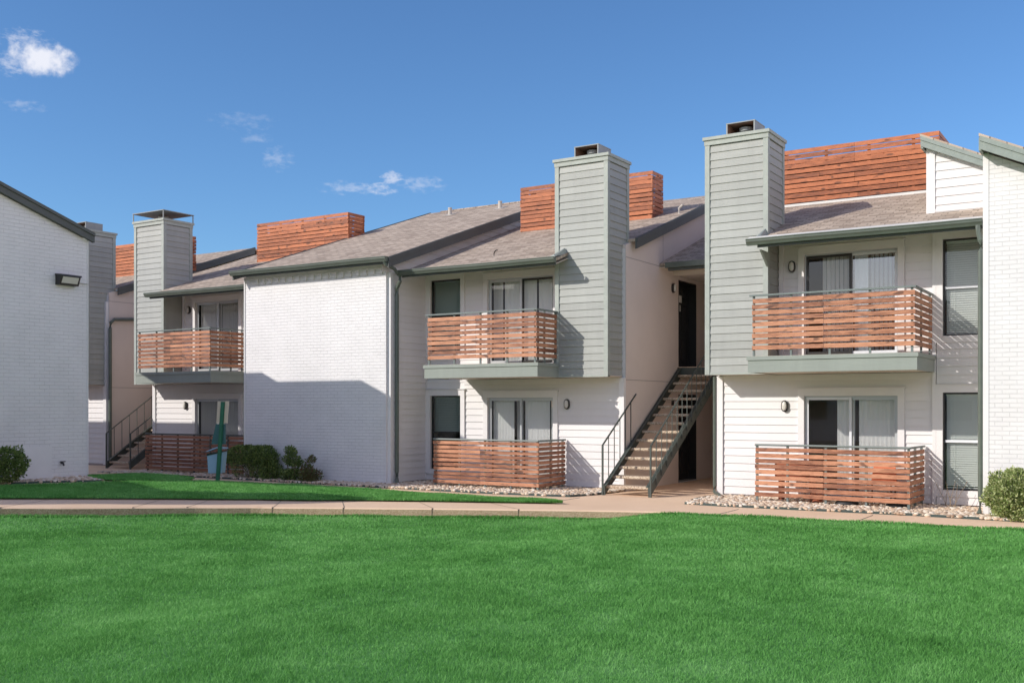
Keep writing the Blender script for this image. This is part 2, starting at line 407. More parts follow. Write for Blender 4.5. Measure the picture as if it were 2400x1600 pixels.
# ------------------------------------------------------------------ mesh helpers
class MB:
    def __init__(s): s.v = []; s.f = []; s.mi = []; s.r = []; s.mats = []
    def mat(s, m):
        if m not in s.mats: s.mats.append(m)
        return s.mats.index(m)
    def poly(s, pts, m, r=0.5):
        i = len(s.v); s.v += [tuple(p) for p in pts]; s.f.append(tuple(range(i, i + len(pts)))); s.mi.append(s.mat(m)); s.r.append(r)
    def hexa(s, P, m, r=None, cap=True):
        """P: 8 points, bottom 4 (ccw from above) then top 4"""
        r = random.random() if r is None else r
        i = len(s.v); s.v += [tuple(p) for p in P]
        F = [(3, 2, 1, 0), (4, 5, 6, 7), (0, 1, 5, 4), (1, 2, 6, 5), (2, 3, 7, 6), (3, 0, 4, 7)]
        for q in F: s.f.append(tuple(i + k for k in q)); s.mi.append(s.mat(m)); s.r.append(r)
    def box(s, x0, x1, y0, y1, z0, z1, m, r=None):
        if x0 > x1: x0, x1 = x1, x0
        if y0 > y1: y0, y1 = y1, y0
        if z0 > z1: z0, z1 = z1, z0
        s.hexa([(x0, y0, z0), (x1, y0, z0), (x1, y1, z0), (x0, y1, z0), (x0, y0, z1), (x1, y0, z1), (x1, y1, z1), (x0, y1, z1)], m, r)
    def tube(s, pts, rad, m, n=8, caps=True, r=0.5, rads=None):
        pts = [Vector(p) for p in pts]; i0 = len(s.v)
        for k, p in enumerate(pts):
            d = (pts[min(k + 1, len(pts) - 1)] - pts[max(k - 1, 0)]).normalized()
            a = d.cross(Vector((0, 0, 1)))
            if a.length < 0.05: a = d.cross(Vector((0, 1, 0)))
            a.normalize(); b = d.cross(a)
            rr = rads[k] if rads else rad
            for j in range(n):
                t = 2 * math.pi * j / n; s.v.append(tuple(p + a * (rr * math.cos(t)) + b * (rr * math.sin(t))))
        for k in range(len(pts) - 1):
            for j in range(n):
                a0 = i0 + k * n + j; a1 = i0 + k * n + (j + 1) % n
                s.f.append((a0, a1, a1 + n, a0 + n)); s.mi.append(s.mat(m)); s.r.append(r)
        if caps:
            s.f.append(tuple(i0 + j for j in range(n))[::-1]); s.mi.append(s.mat(m)); s.r.append(r)
            s.f.append(tuple(i0 + (len(pts) - 1) * n + j for j in range(n))); s.mi.append(s.mat(m)); s.r.append(r)
    def bar(s, p, q, w, h, m, r=None):
        """rectangular bar from p to q; w horizontal thickness, h vertical"""
        p = Vector(p); q = Vector(q); d = (q - p).normalized(); side = d.cross(Vector((0, 0, 1)))
        if side.length < 0.01: side = Vector((1, 0, 0))
        side.normalize(); up = side.cross(d)
        P = []
        a, b = side * (w / 2), up * (h / 2)
        s.hexa([p - a - b, q - a - b, q + a - b, p + a - b, p - a + b, q - a + b, q + a + b, p + a + b][:8], m, r)
    def build(s, name, parent=None, loc=None, smooth=False):
        me = bpy.data.meshes.new(name)
        wl = parent.get('_wl') if parent is not None else None
        off = (0, 0, 0)
        me.from_pydata(s.v, [], s.f)
        for m in s.mats: me.materials.append(M[m])
        me.polygons.foreach_set('material_index', s.mi)
        a = me.attributes.new('rnd', 'FLOAT', 'FACE'); a.data.foreach_set('value', s.r)
        if smooth: me.polygons.foreach_set('use_smooth', [True] * len(s.f))
        me.update()
        o = bpy.data.objects.new(name, me); COL.objects.link(o)
        if parent is not None:
            o.parent = parent
            if wl is not None: o.location = (-wl[0], -wl[1], -wl[2])
        if loc is not None: o.location = loc
        return o
def tag(o, label=None, cat=None, group=None, kind=None):
    if label: o['label'] = label
    if cat: o['category'] = cat
    if group: o['group'] = group
    if kind: o['kind'] = kind
    return o
def empty(name, loc, label=None, cat=None, group=None, world=True):
    o = bpy.data.objects.new(name, None); COL.objects.link(o); o.location = loc
    o.empty_display_size = 0.2
    if world: o['_wl'] = tuple(loc)     # children meshes are given in world coordinates
    return tag(o, label, cat, group)
def np_mesh(name, verts, faces4=None, faces3=None, mats=(), rnd=None, parent=None, rnd_domain='FACE'):
    me = bpy.data.meshes.new(name)
    n4 = 0 if faces4 is None else len(faces4); n3 = 0 if faces3 is None else len(faces3)
    me.vertices.add(len(verts)); me.vertices.foreach_set('co', np.asarray(verts, np.float32).ravel())
    loops = []
    if n4: loops.append(np.asarray(faces4, np.int32).ravel())
    if n3: loops.append(np.asarray(faces3, np.int32).ravel())
    loops = np.concatenate(loops)
    me.loops.add(len(loops)); me.loops.foreach_set('vertex_index', loops)
    me.polygons.add(n4 + n3)
    starts = np.concatenate([np.arange(n4) * 4, n4 * 4 + np.arange(n3) * 3]).astype(np.int32)
    me.polygons.foreach_set('loop_start', starts)
    for m in mats: me.materials.append(M[m])
    if rnd is not None:
        a = me.attributes.new('rnd', 'FLOAT', rnd_domain); a.data.foreach_set('value', np.asarray(rnd, np.float32))
    me.update(calc_edges=True)
    o = bpy.data.objects.new(name, me); COL.objects.link(o)
    if parent is not None:
        o.parent = parent
        wl = parent.get('_wl')
        if wl is not None: o.location = (-wl[0], -wl[1], -wl[2])
    return o

# ------------------------------------------------------------------ terrain
def S(t): t = max(0.0, min(1.0, t)); return t * t * (3 - 2 * t)
def H(x, y): return 0.3 * S((-x - 13) / 5.5) * S((17.6 - y) / 3.6) * S((y - 5) / 5)
def Sn(t): t = np.clip(t, 0, 1); return t * t * (3 - 2 * t)
def Hn(x, y): return 0.3 * Sn((-x - 13) / 5.5) * Sn((17.6 - y) / 3.6) * Sn((y - 5) / 5)
def resample(pl, n):
    pl = np.array(pl, float); d = np.r_[0, np.cumsum(np.hypot(*np.diff(pl, axis=0).T))]
    t = np.linspace(0, d[-1], n)
    return np.c_[np.interp(t, d, pl[:, 0]), np.interp(t, d, pl[:, 1])]
def loft(name, A, B, n, rows, mat, zf, jitter=None):
    """ground sheet between two polylines, draped on the terrain"""
    a = resample(A, n); b = resample(B, n); V = []
    for i in range(rows + 1):
        t = i / rows; p = a * (1 - t) + b * t
        z = zf(p[:, 0], p[:, 1]); V.append(np.c_[p, z])
    V = np.concatenate(V); F = []
    for i in range(rows):
        for j in range(n - 1):
            k = i * n + j; F.append((k, k + 1, k + n + 1, k + n))
    return np_mesh(name, V, faces4=F, mats=(mat,), rnd=np.full(len(F), 0.5))

P1B = [(-17.39, 9.04), (-16.52, 9.99), (-15.83, 11.13), (-15.08, 12.33), (-14.18, 13.54), (-13.01, 14.57), (-11.55, 15.29), (-10.43, 15.76), (-9.23, 16.27)]
P1F = [(-16.97, 8.49), (-15.87, 9.59), (-15.32, 10.36), (-14.81, 11.23), (-14.25, 12.11), (-13.55, 12.93), (-12.57, 13.51), (-11.54, 14.03), (-10.54, 14.57), (-9.52, 15.05), (-8.52, 15.54), (-7.33, 16.05)]
P2F = [(-7.30, 16.05), (-6.79, 16.1), (-6.06, 16.18), (-4.71, 16.30), (-4.04, 16.38), (-2.84, 16.50), (-1.68, 16.60), (-0.1, 16.74)]
EDC = [(-7.34, 17.51), (-6.53, 17.47), (-5.78, 17.52), (-4.37, 17.62), (-3.36, 17.66), (-2.57, 17.62), (-1.78, 17.58), (-0.3, 17.48)]
EDCb = [(-7.34, 17.51), (-7.36, 18.25), (-7.32, 18.98), (-7.40, 19.42)]
EDB = [(-23.7, 17.05), (-22.47, 17.08), (-21.52, 17.33), (-20.09, 17.47), (-18.43, 17.50), (-16.19, 17.45), (-14.34, 17.43), (-13.15, 17.41), (-11.51, 17.42), (-10.14, 17.58), (-9.82, 17.68), (-9.60, 18.33), (-9.52, 19.40)]
IB = [(-18.56, 9.65), (-17.89, 10.82), (-17.75, 11.57), (-17.43, 12.62), (-16.99, 13.69), (-16.72, 14.43), (-16.45, 15.42), (-15.9, 16.40), (-15.05, 16.72), (-14.03, 16.66), (-13.17, 16.64), (-12.52, 16.57), (-11.6, 16.50), (-10.51, 16.60), (-9.96, 16.60), (-9.52, 16.50), (-9.21, 16.28)]
EDE = [(-19.6, 9.2), (-19.38, 10.07), (-18.54, 11.21), (-18.24, 12.07), (-17.74, 12.85)]

gm = MB(); gm.poly([(-900, -900, -0.42), (900, -900, -0.42), (900, 900, -0.42), (-900, 900, -0.42)], 'lawnbase')
tag(gm.build('ground'), kind='structure')
# courtyard concrete: the walks and the slabs between the buildings, one poured sheet
front = [(-26, -1)] + [(-20.5, 4.5)] + P1F + P2F + [(9, 17.6)]
backl = [(-44, 30), (9, 30)]
ctop = loft('path', front, backl, 150, 90, 'concrete', lambda x, y: Hn(x, y)); tag(ctop, kind='structure')
def drop(x):      # how far the foreground lawn lies below the walk
    return -0.135 * Sn((-x - 6.6) / 1.6) - 0.015
cf = resample(front, 220)
mb = MB()
for i in range(len(cf) - 1):
    (xa, ya), (xb, yb) = cf[i], cf[i + 1]
    za, zb = H(xa, ya), H(xb, yb)
    ja = 0.012 * mnoise.noise(Vector((xa * 4, ya * 4, 0))); jb = 0.012 * mnoise.noise(Vector((xb * 4, yb * 4, 0)))
    # rounded nose then face
    nx, ny = (yb - ya), -(xb - xa); L = math.hypot(nx, ny); nx /= L; ny /= L
    mb.poly([(xa, ya, za), (xb, yb, zb), (xb + nx * 0.03, yb + ny * 0.03, zb - 0.02), (xa + nx * 0.03, ya + ny * 0.03, za - 0.02)][::-1], 'concrete')
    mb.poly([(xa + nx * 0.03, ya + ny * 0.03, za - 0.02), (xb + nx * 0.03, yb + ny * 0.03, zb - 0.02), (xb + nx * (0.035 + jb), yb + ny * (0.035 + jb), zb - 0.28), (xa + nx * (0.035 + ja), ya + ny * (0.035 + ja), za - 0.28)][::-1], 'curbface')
tag(mb.build('curb'), kind='structure')
# control joints across the front walk
mb = MB()
for t in (0.02, 0.13, 0.29, 0.36, 0.475, 0.575, 0.70, 0.82):
    a = resample(P1F, 200)[int(t * 199)]; b = resample(P1B, 200)[int(min(1, t * 1.02 + 0.05) * 199)]
    d = Vector((b[0] - a[0], b[1] - a[1], 0)).normalized(); sx = Vector((-d.y, d.x, 0)) * 0.005
    pts = []
    for k in range(6):
        q = a + (b - a) * k / 5.0; pts.append(Vector((q[0], q[1], H(q[0], q[1]) + 0.004)))
    for k in range(5): mb.poly([pts[k] - sx, pts[k + 1] - sx, pts[k + 1] + sx, pts[k] + sx], 'edging')
    mb.box(a[0] - 0.003, a[0] + 0.003, a[1] - 0.042, a[1] + 0.0, H(*a) - 0.2, H(*a) + 0.002, 'soil')
for px_, py_ in ((-6.2, 16.2), (-4.0, 16.45), (-9.6, 16.7), (-11.9, 16.9)):
    mb.box(px_, px_ + 0.012, py_, py_ + 0.95, 0.0, 0.004, 'edging')
tag(mb.build('path_joint'), kind='structure')

# foreground lawn
NEARL = [(-22, -4), (-10, -8), (2, -8), (14, -4)]
def offs(pl, d):
    pl = resample(pl, 200); t = np.gradient(pl, axis=0); L = np.hypot(t[:, 0], t[:, 1])
    return np.c_[pl[:, 0] + t[:, 1] / L * d, pl[:, 1] - t[:, 0] / L * d]
LF = offs(front, 0.02)
zl = lambda x, y: Hn(x, y) + drop(x) + 0.0
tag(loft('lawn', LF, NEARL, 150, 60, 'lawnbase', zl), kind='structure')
# island lawn between the walks, and the little lawn behind the left building
isl_front = offs(P1B, -0.02)
zi = lambda x, y: Hn(x, y) + 0.03
tag(loft('lawn', IB, isl_front, 120, 16, 'lawnbase', zi), kind='structure')
L2B = [(-18.95, 13.55), (-18.6, 14.3), (-17.79, 14.75), (-17.26, 14.75), (-16.85, 14.2)]
L2F = [(-18.9, 13.36), (-18.54, 13.08), (-17.78, 13.02), (-17.43, 13.28), (-16.85, 14.14)]
tag(loft('lawn', L2B, L2F, 50, 8, 'lawnbase', zi), kind='structure')
# gravel beds
zg = lambda x, y: Hn(x, y) + 0.012
BEDS = []
def bed(A, B, n, rows):
    tag(loft('gravel_bed', A, B, n, rows, 'bedding', zg), kind='structure'); BEDS.append((A, B))
bed(EDB[:], [(-23.7, 17.2), (-23.3, 19.4), (-20, 19.4), (-19.3, 18.1), (-17, 18.1), (-14.8, 18.1), (-14.7, 19.4), (-12, 19.4), (-9.56, 19.43)], 120, 10)
bed(EDC, [(-7.36, 18.4), (-7.38, 19.4), (-5.5, 19.43), (-3.5, 19.43), (-2.5, 19.4), (-2.4, 18.2), (-1.6, 18.1), (-0.3, 18.1)], 90, 10)
bed(EDE, [(-19.7, 9.2), (-19.5, 10.0), (-19.0, 11.2), (-18.97, 12.2), (-18.97, 13.3)], 40, 5)
# dark metal edging strips along the beds
mb = MB()
def edging(pl, n):
    q = resample(pl, n)
    for i in range(n - 1):
        (xa, ya), (xb, yb) = q[i], q[i + 1]; za, zb = H(xa, ya), H(xb, yb)
        d = Vector((xb - xa, yb - ya, 0)).normalized(); s_ = Vector((-d.y, d.x, 0)) * 0.006
        A, B = Vector((xa, ya, za)), Vector((xb, yb, zb)); u = Vector((0, 0, 0.042))
        mb.hexa([A - s_, B - s_, B + s_, A + s_, A - s_ + u, B - s_ + u, B + s_ + u, A + s_ + u], 'edging', 0.5)
edging(EDB, 90); edging(EDC, 60); edging(EDE, 30); edging([(-7.34, 17.51), (-7.50, 18.4), (-7.46, 19.3)], 12)
tag(mb.build('edging'), kind='structure')

# ---- grass blades (stuff)
def pts_between(A, B, n, zf, dens_f=None):
    a = resample(A, 240); b = resample(B, 240)
    u = rng.random(n) * 238.999; i = u.astype(int); fr = (u - i)[:, None]; t = rng.random(n)[:, None]
    pa = a[i] * (1 - fr) + a[i + 1] * fr; pb = b[i] * (1 - fr) + b[i + 1] * fr
    p = pa * (1 - t) + pb * t
    return p
def blades(name, p, zf, hmin, hmax, w, label):
    n = len(p); z = zf(p[:, 0], p[:, 1])
    base = np.c_[p, z - 0.004]
    dist = np.hypot(p[:, 0], p[:, 1])
    hgt = hmin + (hmax - hmin) * rng.random(n); tuft = 0.8 + 0.4 * Sn((np.sin(p[:, 0] * 3.1 + 1.3 * np.sin(p[:, 1] * 2.3)) + 1) / 2); hgt *= tuft
    ww = w * (0.7 + 0.6 * rng.random(n)) * np.clip(dist / 7.0, 0.9, 2.6)
    a = rng.random(n) * 2 * np.pi; dx, dy = np.cos(a), np.sin(a)
    la = rng.random(n) * 2 * np.pi; ln = hgt * (0.25 + 0.75 * rng.random(n))
    lx, ly = np.cos(la) * ln, np.sin(la) * ln
    sd = np.c_[dx, dy, np.zeros(n)] * (ww / 2)[:, None]
    mid = base + np.c_[lx * 0.3, ly * 0.3, hgt * 0.58]
    tip = base + np.c_[lx, ly, hgt]
    V = np.stack([base - sd, base + sd, mid + sd * 0.75, mid - sd * 0.75, tip], 1).reshape(-1, 3)
    k = np.arange(n)[:, None] * 5
    F4 = k + np.array([[0, 1, 2, 3]]); F3 = k + np.array([[3, 2, 4]])
    r = rng.random(n); r2 = np.concatenate([r, r])
    o = np_mesh(name, V, F4, F3, ('grass',), r2)
    return tag(o, label, None, None, 'stuff')
# visible wedge of the foreground lawn
NEAR = [(-8.6, 2.6), (-5.98, 3.23), (-0.35, 6.79), (2.6, 8.2)]
FARL = [(-17.6, 7.6)] + P1F[:] + P2F[:]
FARL = offs(FARL, 0.05)
a = resample(FARL, 240); b = resample(NEAR, 240)
n = 820000
u = rng.random(n) * 238.999; i = u.astype(int); fr = (u - i)[:, None]
tt = rng.random(n) ** 0.72                                   # slightly denser towards the camera
tt = tt[:, None]
pa = a[i] * (1 - fr) + a[i + 1] * fr; pb = b[i] * (1 - fr) + b[i + 1] * fr
pts = pa * (1 - tt) + pb * tt
blades('grass', pts, zl, 0.020, 0.043, 0.0042, 'trimmed green grass of the wide front lawn')
# ragged fringe leaning over the kerb edge
pf = offs(P1F + P2F, 0.06); kk = rng.integers(0, 200, 14000)
pf = pf[kk] + rng.normal(0, 0.03, (14000, 2))
blades('grass', pf, zl, 0.025, 0.06, 0.005, 'grass fringe along the kerb of the front walk')
pi_ = pts_between(IB, isl_front, 90000, zi)
blades('grass', pi_, zi, 0.025, 0.05, 0.005, 'green grass strip between the two walks')
p2_ = pts_between(L2B, L2F, 9000, zi)
blades('grass', p2_, zi, 0.03, 0.055, 0.005, 'small grass patch beyond the left brick corner')

# ---- pebbles (stuff)
def pebbles(A, B, n, label, size=(0.022, 0.052)):
    p = pts_between(A, B, n, zg)
    t = (1 + 5 ** 0.5) / 2
    ico = np.array([(-1, t, 0), (1, t, 0), (-1, -t, 0), (1, -t, 0), (0, -1, t), (0, 1, t), (0, -1, -t), (0, 1, -t), (t, 0, -1), (t, 0, 1), (-t, 0, -1), (-t, 0, 1)], float)
    ico /= np.linalg.norm(ico[0])
    F = np.array([(0, 11, 5), (0, 5, 1), (0, 1, 7), (0, 7, 10), (0, 10, 11), (1, 5, 9), (5, 11, 4), (11, 10, 2), (10, 7, 6), (7, 1, 8), (3, 9, 4), (3, 4, 2), (3, 2, 6), (3, 6, 8), (3, 8, 9), (4, 9, 5), (2, 4, 11), (6, 2, 10), (8, 6, 7), (9, 8, 1)])
    n = len(p); sz = size[0] + (size[1] - size[0]) * rng.random(n) ** 1.5
    V = ico[None] * (1 + 0.25 * (rng.random((n, 12, 1)) - 0.5))
    V = V * np.stack([sz * (0.8 + 0.6 * rng.random(n)), sz * (0.7 + 0.4 * rng.random(n)), sz * (0.5 + 0.25 * rng.random(n))], 1)[:, None]
    a = rng.random(n) * 6.28; c, s_ = np.cos(a)[:, None], np.sin(a)[:, None]
    X = V[:, :, 0] * c - V[:, :, 1] * s_; Y = V[:, :, 0] * s_ + V[:, :, 1] * c
    z = zg(p[:, 0], p[:, 1]) + sz * 0.25 + 0.014 * rng.random(n)
    V = np.stack([X + p[:, 0:1], Y + p[:, 1:2], V[:, :, 2] + z[:, None]], 2).reshape(-1, 3)
    FF = (F[None] + (np.arange(n) * 12)[:, None, None]).reshape(-1, 3)
    r = np.repeat(rng.random(n), 20)
    o = np_mesh('gravel', V, None, FF, ('pebble',), r)
    o.data.polygons.foreach_set('use_smooth', [True] * len(FF))
    return tag(o, label, None, None, 'stuff')
_m, _t, _b, _o = newmat('pebble'); _h = T(_t)
_c = _h.ramp(_h.attr('rnd'), [(0.0, (0.30, 0.20, 0.13)), (0.22, (0.60, 0.43, 0.30)), (0.6, (0.76, 0.62, 0.46)), (1.0, (0.86, 0.80, 0.70))])
_c = _h.mix(_h.math('MULTIPLY', _h.noise(_h.pos(), 45, 3), 0.35), _c, (0.35, 0.28, 0.22))
_t.links.new(_c, _b.inputs['Base Color']); _b.inputs['Roughness'].default_value = 0.75
M['pebble'] = _m
pebbles(BEDS[0][0], BEDS[0][1], 13000, 'pale river pebbles along the middle and far units')
pebbles(BEDS[1][0], BEDS[1][1], 9000, 'pale river pebbles before the right-hand patio')
pebbles(BEDS[2][0], BEDS[2][1], 1800, 'grey pebbles at the foot of the left brick wall')
# ------------------------------------------------------------------ building helpers
W = 19.45            # facade plane
def subtract(a0, a1, ivs):
    out = [(a0, a1)]
    for s_, e in ivs:
        nxt = []
        for p, q in out:
            if e <= p or s_ >= q: nxt.append((p, q)); continue
            if s_ > p: nxt.append((p, s_))
            if e < q: nxt.append((e, q))
        out = nxt
    return [(p, q) for p, q in out if q - p > 0.01]
def clap(mb, axis, plane, out, a0, a1, z0, z1, mat, holes=(), exp=0.152, lo=None, hi=None, lip=0.018):
    """lapped boards. axis 'x': boards run along X on plane Y=plane; 'y': along Y on plane X=plane. out = sign of the outward normal"""
    z = z0
    def P(a, off, zz):
        return (a, plane + out * off, zz) if axis == 'x' else (plane + out * off, a, zz)
    while z < z1 - 1e-6:
        zt = min(z + exp, z1)
        cuts = sorted({z, zt} | {h for hh in holes for h in (hh[2], hh[3]) if z < h < zt})
        r = random.random()
        for zb, zc in zip(cuts[:-1], cuts[1:]):
            m = (zb + zc) / 2
            iv = [(h[0], h[1]) for h in holes if h[2] < m < h[3]]
            for p, q in subtract(a0, a1, iv):
                def clipf(zz, p=p, q=q):
                    return max(p, lo(zz)) if lo else p, min(q, hi(zz)) if hi else q
                pb, qb = clipf(zb); pt, qt = clipf(zc)
                if qb - pb < 0.01 and qt - pt < 0.01: continue
                if qb < pb: pb = qb = (pb + qb) / 2
                if qt < pt: pt = qt = (pt + qt) / 2
                ob = lip * (1 - (zb - z) / exp); ot = lip * (1 - (zc - z) / exp) + 0.0
                mb.poly([P(pb, ob, zb), P(qb, ob, zb), P(qt, ot, zc), P(pt, ot, zc)], mat, r)
                if abs(zb - z) < 1e-6:
                    mb.poly([P(pb, 0, zb), P(qb, 0, zb), P(qb, ob, zb), P(pb, ob, zb)], mat, r)
        z += exp
def uv_roof(mb, x0, x1, ya, za, yb, zb, th=0.06):
    mb.hexa([(x0, ya, za - th), (x1, ya, za - th), (x1, yb, zb - th), (x0, yb, zb - th), (x0, ya, za), (x1, ya, za), (x1, yb, zb), (x0, yb, zb)], 'shingle', 0.5)

BL = (-12.0, 19.45, 0.0)
row = empty('apartment_building', BL, 'long two-storey apartment row of white and sage siding with cedar balconies', 'apartment building')
def part(name, mb, parent=row, smooth=False, label=None):
    o = mb.build(name, parent if parent.type == 'EMPTY' else None, smooth=smooth)
    if parent.type != 'EMPTY':
        o.parent = parent; o.location = (0, 0, 0)
    if label: o['label'] = label
    return o

# opening lists on the facade plane: x0, x1, z0, z1
D_UP, D_LO = (2.72, 4.66), (0.06, 1.98)
W_UP, W_LO = (3.03, 4.74), (0.31, 2.03)
OPEN = dict(
    C=[(-5.72, -4.02, *D_UP), (-5.72, -4.02, *D_LO), (-3.26, -2.38, *W_UP), (-3.26, -2.38, *W_LO)],
    B=[(-12.94, -11.22, *D_UP), (-12.94, -11.22, *D_LO), (-14.56, -13.69, *W_UP), (-14.56, -13.69, *W_LO)],
    A=[(-22.72, -21.0, *D_UP), (-22.72, -21.0, *D_LO)])
T0 = 0.115
def grow(o, t=T0): return (o[0] - t, o[1] + t, o[2] - (t if o[2] in (W_UP[0], W_LO[0]) else 0.0), o[3] + t + 0.01)

def trim_frame(o, parent=row):
    x0, x1, z0, z1 = o; t = T0; m = MB()
    isw = z0 in (W_UP[0], W_LO[0])
    m.box(x0 - t, x0, W - 0.046, W + 0.06, z0 - (t if isw else 0), z1, 'trimw')
    m.box(x1, x1 + t, W - 0.046, W + 0.06, z0 - (t if isw else 0), z1, 'trimw')
    m.box(x0 - t, x1 + t, W - 0.048, W + 0.06, z1, z1 + t + 0.02, 'trimw')
    m.box(x0 - t - 0.02, x1 + t + 0.02, W - 0.068, W + 0.01, z1 + t + 0.02, z1 + t + 0.035, 'trimw')
    if isw: m.box(x0, x1, W - 0.055, W + 0.06, z0 - t, z0, 'trimw')
    else: m.box(x0, x1, W - 0.05, W + 0.08, z0 - 0.05, z0, 'framealu')
    return m
def room(x0, x1, z0, z1, mat, depth=1.1):
    m = MB(); y0, y1 = W + 0.075, W + depth
    e = 0.25
    m.poly([(x0 - e, y1, z0 - .05), (x1 + e, y1, z0 - .05), (x1 + e, y1, z1 + .1), (x0 - e, y1, z1 + .1)], mat)
    m.poly([(x0 - e, y0, z0 - .05), (x0 - e, y1, z0 - .05), (x0 - e, y1, z1 + .1), (x0 - e, y0, z1 + .1)], mat)
    m.poly([(x1 + e, y1, z0 - .05), (x1 + e, y0, z0 - .05), (x1 + e, y0, z1 + .1), (x1 + e, y1, z1 + .1)], mat)
    m.poly([(x0 - e, y0, z0 - .05), (x1 + e, y0, z0 - .05), (x1 + e, y1, z0 - .05), (x0 - e, y1, z0 - .05)], mat)
    m.poly([(x0 - e, y0, z1 + .1), (x1 + e, y0, z1 + .1), (x1 + e, y1, z1 + .1), (x0 - e, y1, z1 + .1)], mat)
    # wall thickness returns just behind the facade
    for a, b in ((x0 - e, x0), (x1, x1 + e)):
        m.poly([(a, y0 + .002, z0 - .05), (b, y0 + .002, z0 - .05), (b, y0 + .002, z1 + .1), (a, y0 + .002, z1 + .1)], mat)
    return m
def vblind(m, xa, xb, z0, z1, ang, y=W + 0.15, w=0.088, pitch=0.079, mat='blind', jit=4):
    x = xa + pitch / 2
    while x < xb:
        a = math.radians(ang + random.uniform(-jit, jit)); dx, dy = math.cos(a) * w / 2, math.sin(a) * w / 2
        bow = 0.006
        nx, ny = -math.sin(a) * bow, math.cos(a) * bow
        m.poly([(x - dx, y - dy, z0), (x + nx, y + ny, z0), (x + nx, y + ny, z1), (x - dx, y - dy, z1)], mat)
        m.poly([(x + nx, y + ny, z0), (x + dx, y + dy, z0), (x + dx, y + dy, z1), (x + nx, y + ny, z1)], mat)
        x += pitch
def sliding_door(o, left, right, frame='framealu', blinds=(), roommat='roomdark', glassR='glass', glassL='glass', rail=False):
    x0, x1, z0, z1 = o; xm = (x0 + x1) / 2
    f = part('sliding_door', trim_frame(o)); f['label'] = 'sliding glass patio door in a white surround'
    m = MB(); fw = 0.045
    m.box(x0, x1, W + 0.02, W + 0.09, z1 - 0.03, z1, 'framealu'); m.box(x0, x1, W + 0.02, W + 0.09, z0, z0 + 0.03, 'framealu')
    m.box(x0, x0 + 0.025, W + 0.02, W + 0.09, z0 + .03, z1 - .03, 'framealu'); m.box(x1 - 0.025, x1, W + 0.02, W + 0.09, z0 + .03, z1 - .03, 'framealu')
    def leaf(a, b, y, mat):
        m.box(a, a + fw, y, y + 0.03, z0 + .03, z1 - .03, mat); m.box(b - fw, b, y, y + 0.03, z0 + .03, z1 - .03, mat)
        m.box(a + fw, b - fw, y + .001, y + 0.029, z1 - .03 - fw, z1 - .03, mat); m.box(a + fw, b - fw, y + .001, y + 0.029, z0 + .03, z0 + .03 + fw * 1.4, mat)
    leaf(x0 + 0.025, xm + 0.02, W + 0.022, left); leaf(xm - 0.02, x1 - 0.025, W + 0.057, right)
    part('frame', m, f)
    for (a, b, y, gm_) in ((x0 + .07, xm - .025, W + 0.037, glassL), (xm + .025, x1 - .07, W + 0.072, glassR)):
        g = MB(); g.poly([(a, y, z0 + .09), (b, y, z0 + .09), (b, y, z1 - .075), (a, y, z1 - .075)], gm_); part('glass_pane', g, f)
    bm_ = MB()
    for (a, b, ang) in blinds: vblind(bm_, x0 + a, x0 + b, z0 + .05, z1 - .06, ang)
    bm_.box(x0 + .03, x1 - .03, W + 0.12, W + 0.18, z1 - .06, z1 - .01, 'blind')
    part('blinds', bm_, f)
    part('interior', room(x0, x1, z0, z1, roommat), f)
    return f
def sash_window(o, drop_to=None, mesh=False, closed=38):
    x0, x1, z0, z1 = o; zm = (z0 + z1) / 2
    f = part('window', trim_frame(o)); f['label'] = 'single-hung window with lowered blinds'
    m = MB(); fw = 0.03
    for (a, b, c, d) in ((x0, x0 + fw, z0, z1), (x1 - fw, x1, z0, z1), (x0 + fw, x1 - fw, z0, z0 + fw), (x0 + fw, x1 - fw, z1 - fw, z1)):
        m.box(a, b, W + 0.015, W + 0.07, c, d, 'framedark')
    m.box(x0 + fw, x1 - fw, W + 0.02, W + 0.06, zm - 0.022, zm + 0.022, 'framewhite' if not mesh else 'framedark')
    part('frame', m, f)
    g = MB(); g.poly([(x0 + fw, W + 0.045, z0 + fw), (x1 - fw, W + 0.045, z0 + fw), (x1 - fw, W + 0.045, zm - .02), (x0 + fw, W + 0.045, zm - .02)], 'glass'); part('glass_pane', g, f)
    g = MB(); g.poly([(x0 + fw, W + 0.038, zm + .02), (x1 - fw, W + 0.038, zm + .02), (x1 - fw, W + 0.038, z1 - fw), (x0 + fw, W + 0.038, z1 - fw)], 'glass'); part('glass_pane', g, f)
    if mesh:
        g = MB(); g.poly([(x0 + .01, W + 0.012, z0 + .01), (x1 - .01, W + 0.012, z0 + .01), (x1 - .01, W + 0.012, z1 - .01), (x0 + .01, W + 0.012, z1 - .01)], 'screenmesh'); part('insect_screen', g, f)
    b = MB(); z = z1 - 0.07; lo_ = drop_to if drop_to else z0 + 0.05; a = math.radians(closed)
    while z > lo_:
        dz, dy = math.sin(a) * 0.026, math.cos(a) * 0.026
        b.poly([(x0 + .045, W + .105 - dy, z - dz), (x1 - .045, W + .105 - dy, z - dz), (x1 - .045, W + .105 + dy, z + dz), (x0 + .045, W + .105 + dy, z + dz)], 'miniblind', random.random()); z -= 0.040
    b.box(x0 + .04, x1 - .04, W + .08, W + .13, z1 - .06, z1 - .03, 'miniblind'); b.box(x0 + .045, x1 - .045, W + .09, W + .12, lo_ - .02, lo_, 'miniblind')
    for xx in (x0 + .18, x1 - .18): b.box(xx, xx + .004, W + .078, W + .08, lo_, z1 - .05, 'miniblind')
    part('blinds', b, f)
    part('interior', room(x0, x1, z0, z1, 'roomdark', 0.5), f)
    return f

def cornerboard(m, x0, x1, y0, y1, z0, z1, mat): m.box(x0, x1, y0, y1, z0, z1, mat)

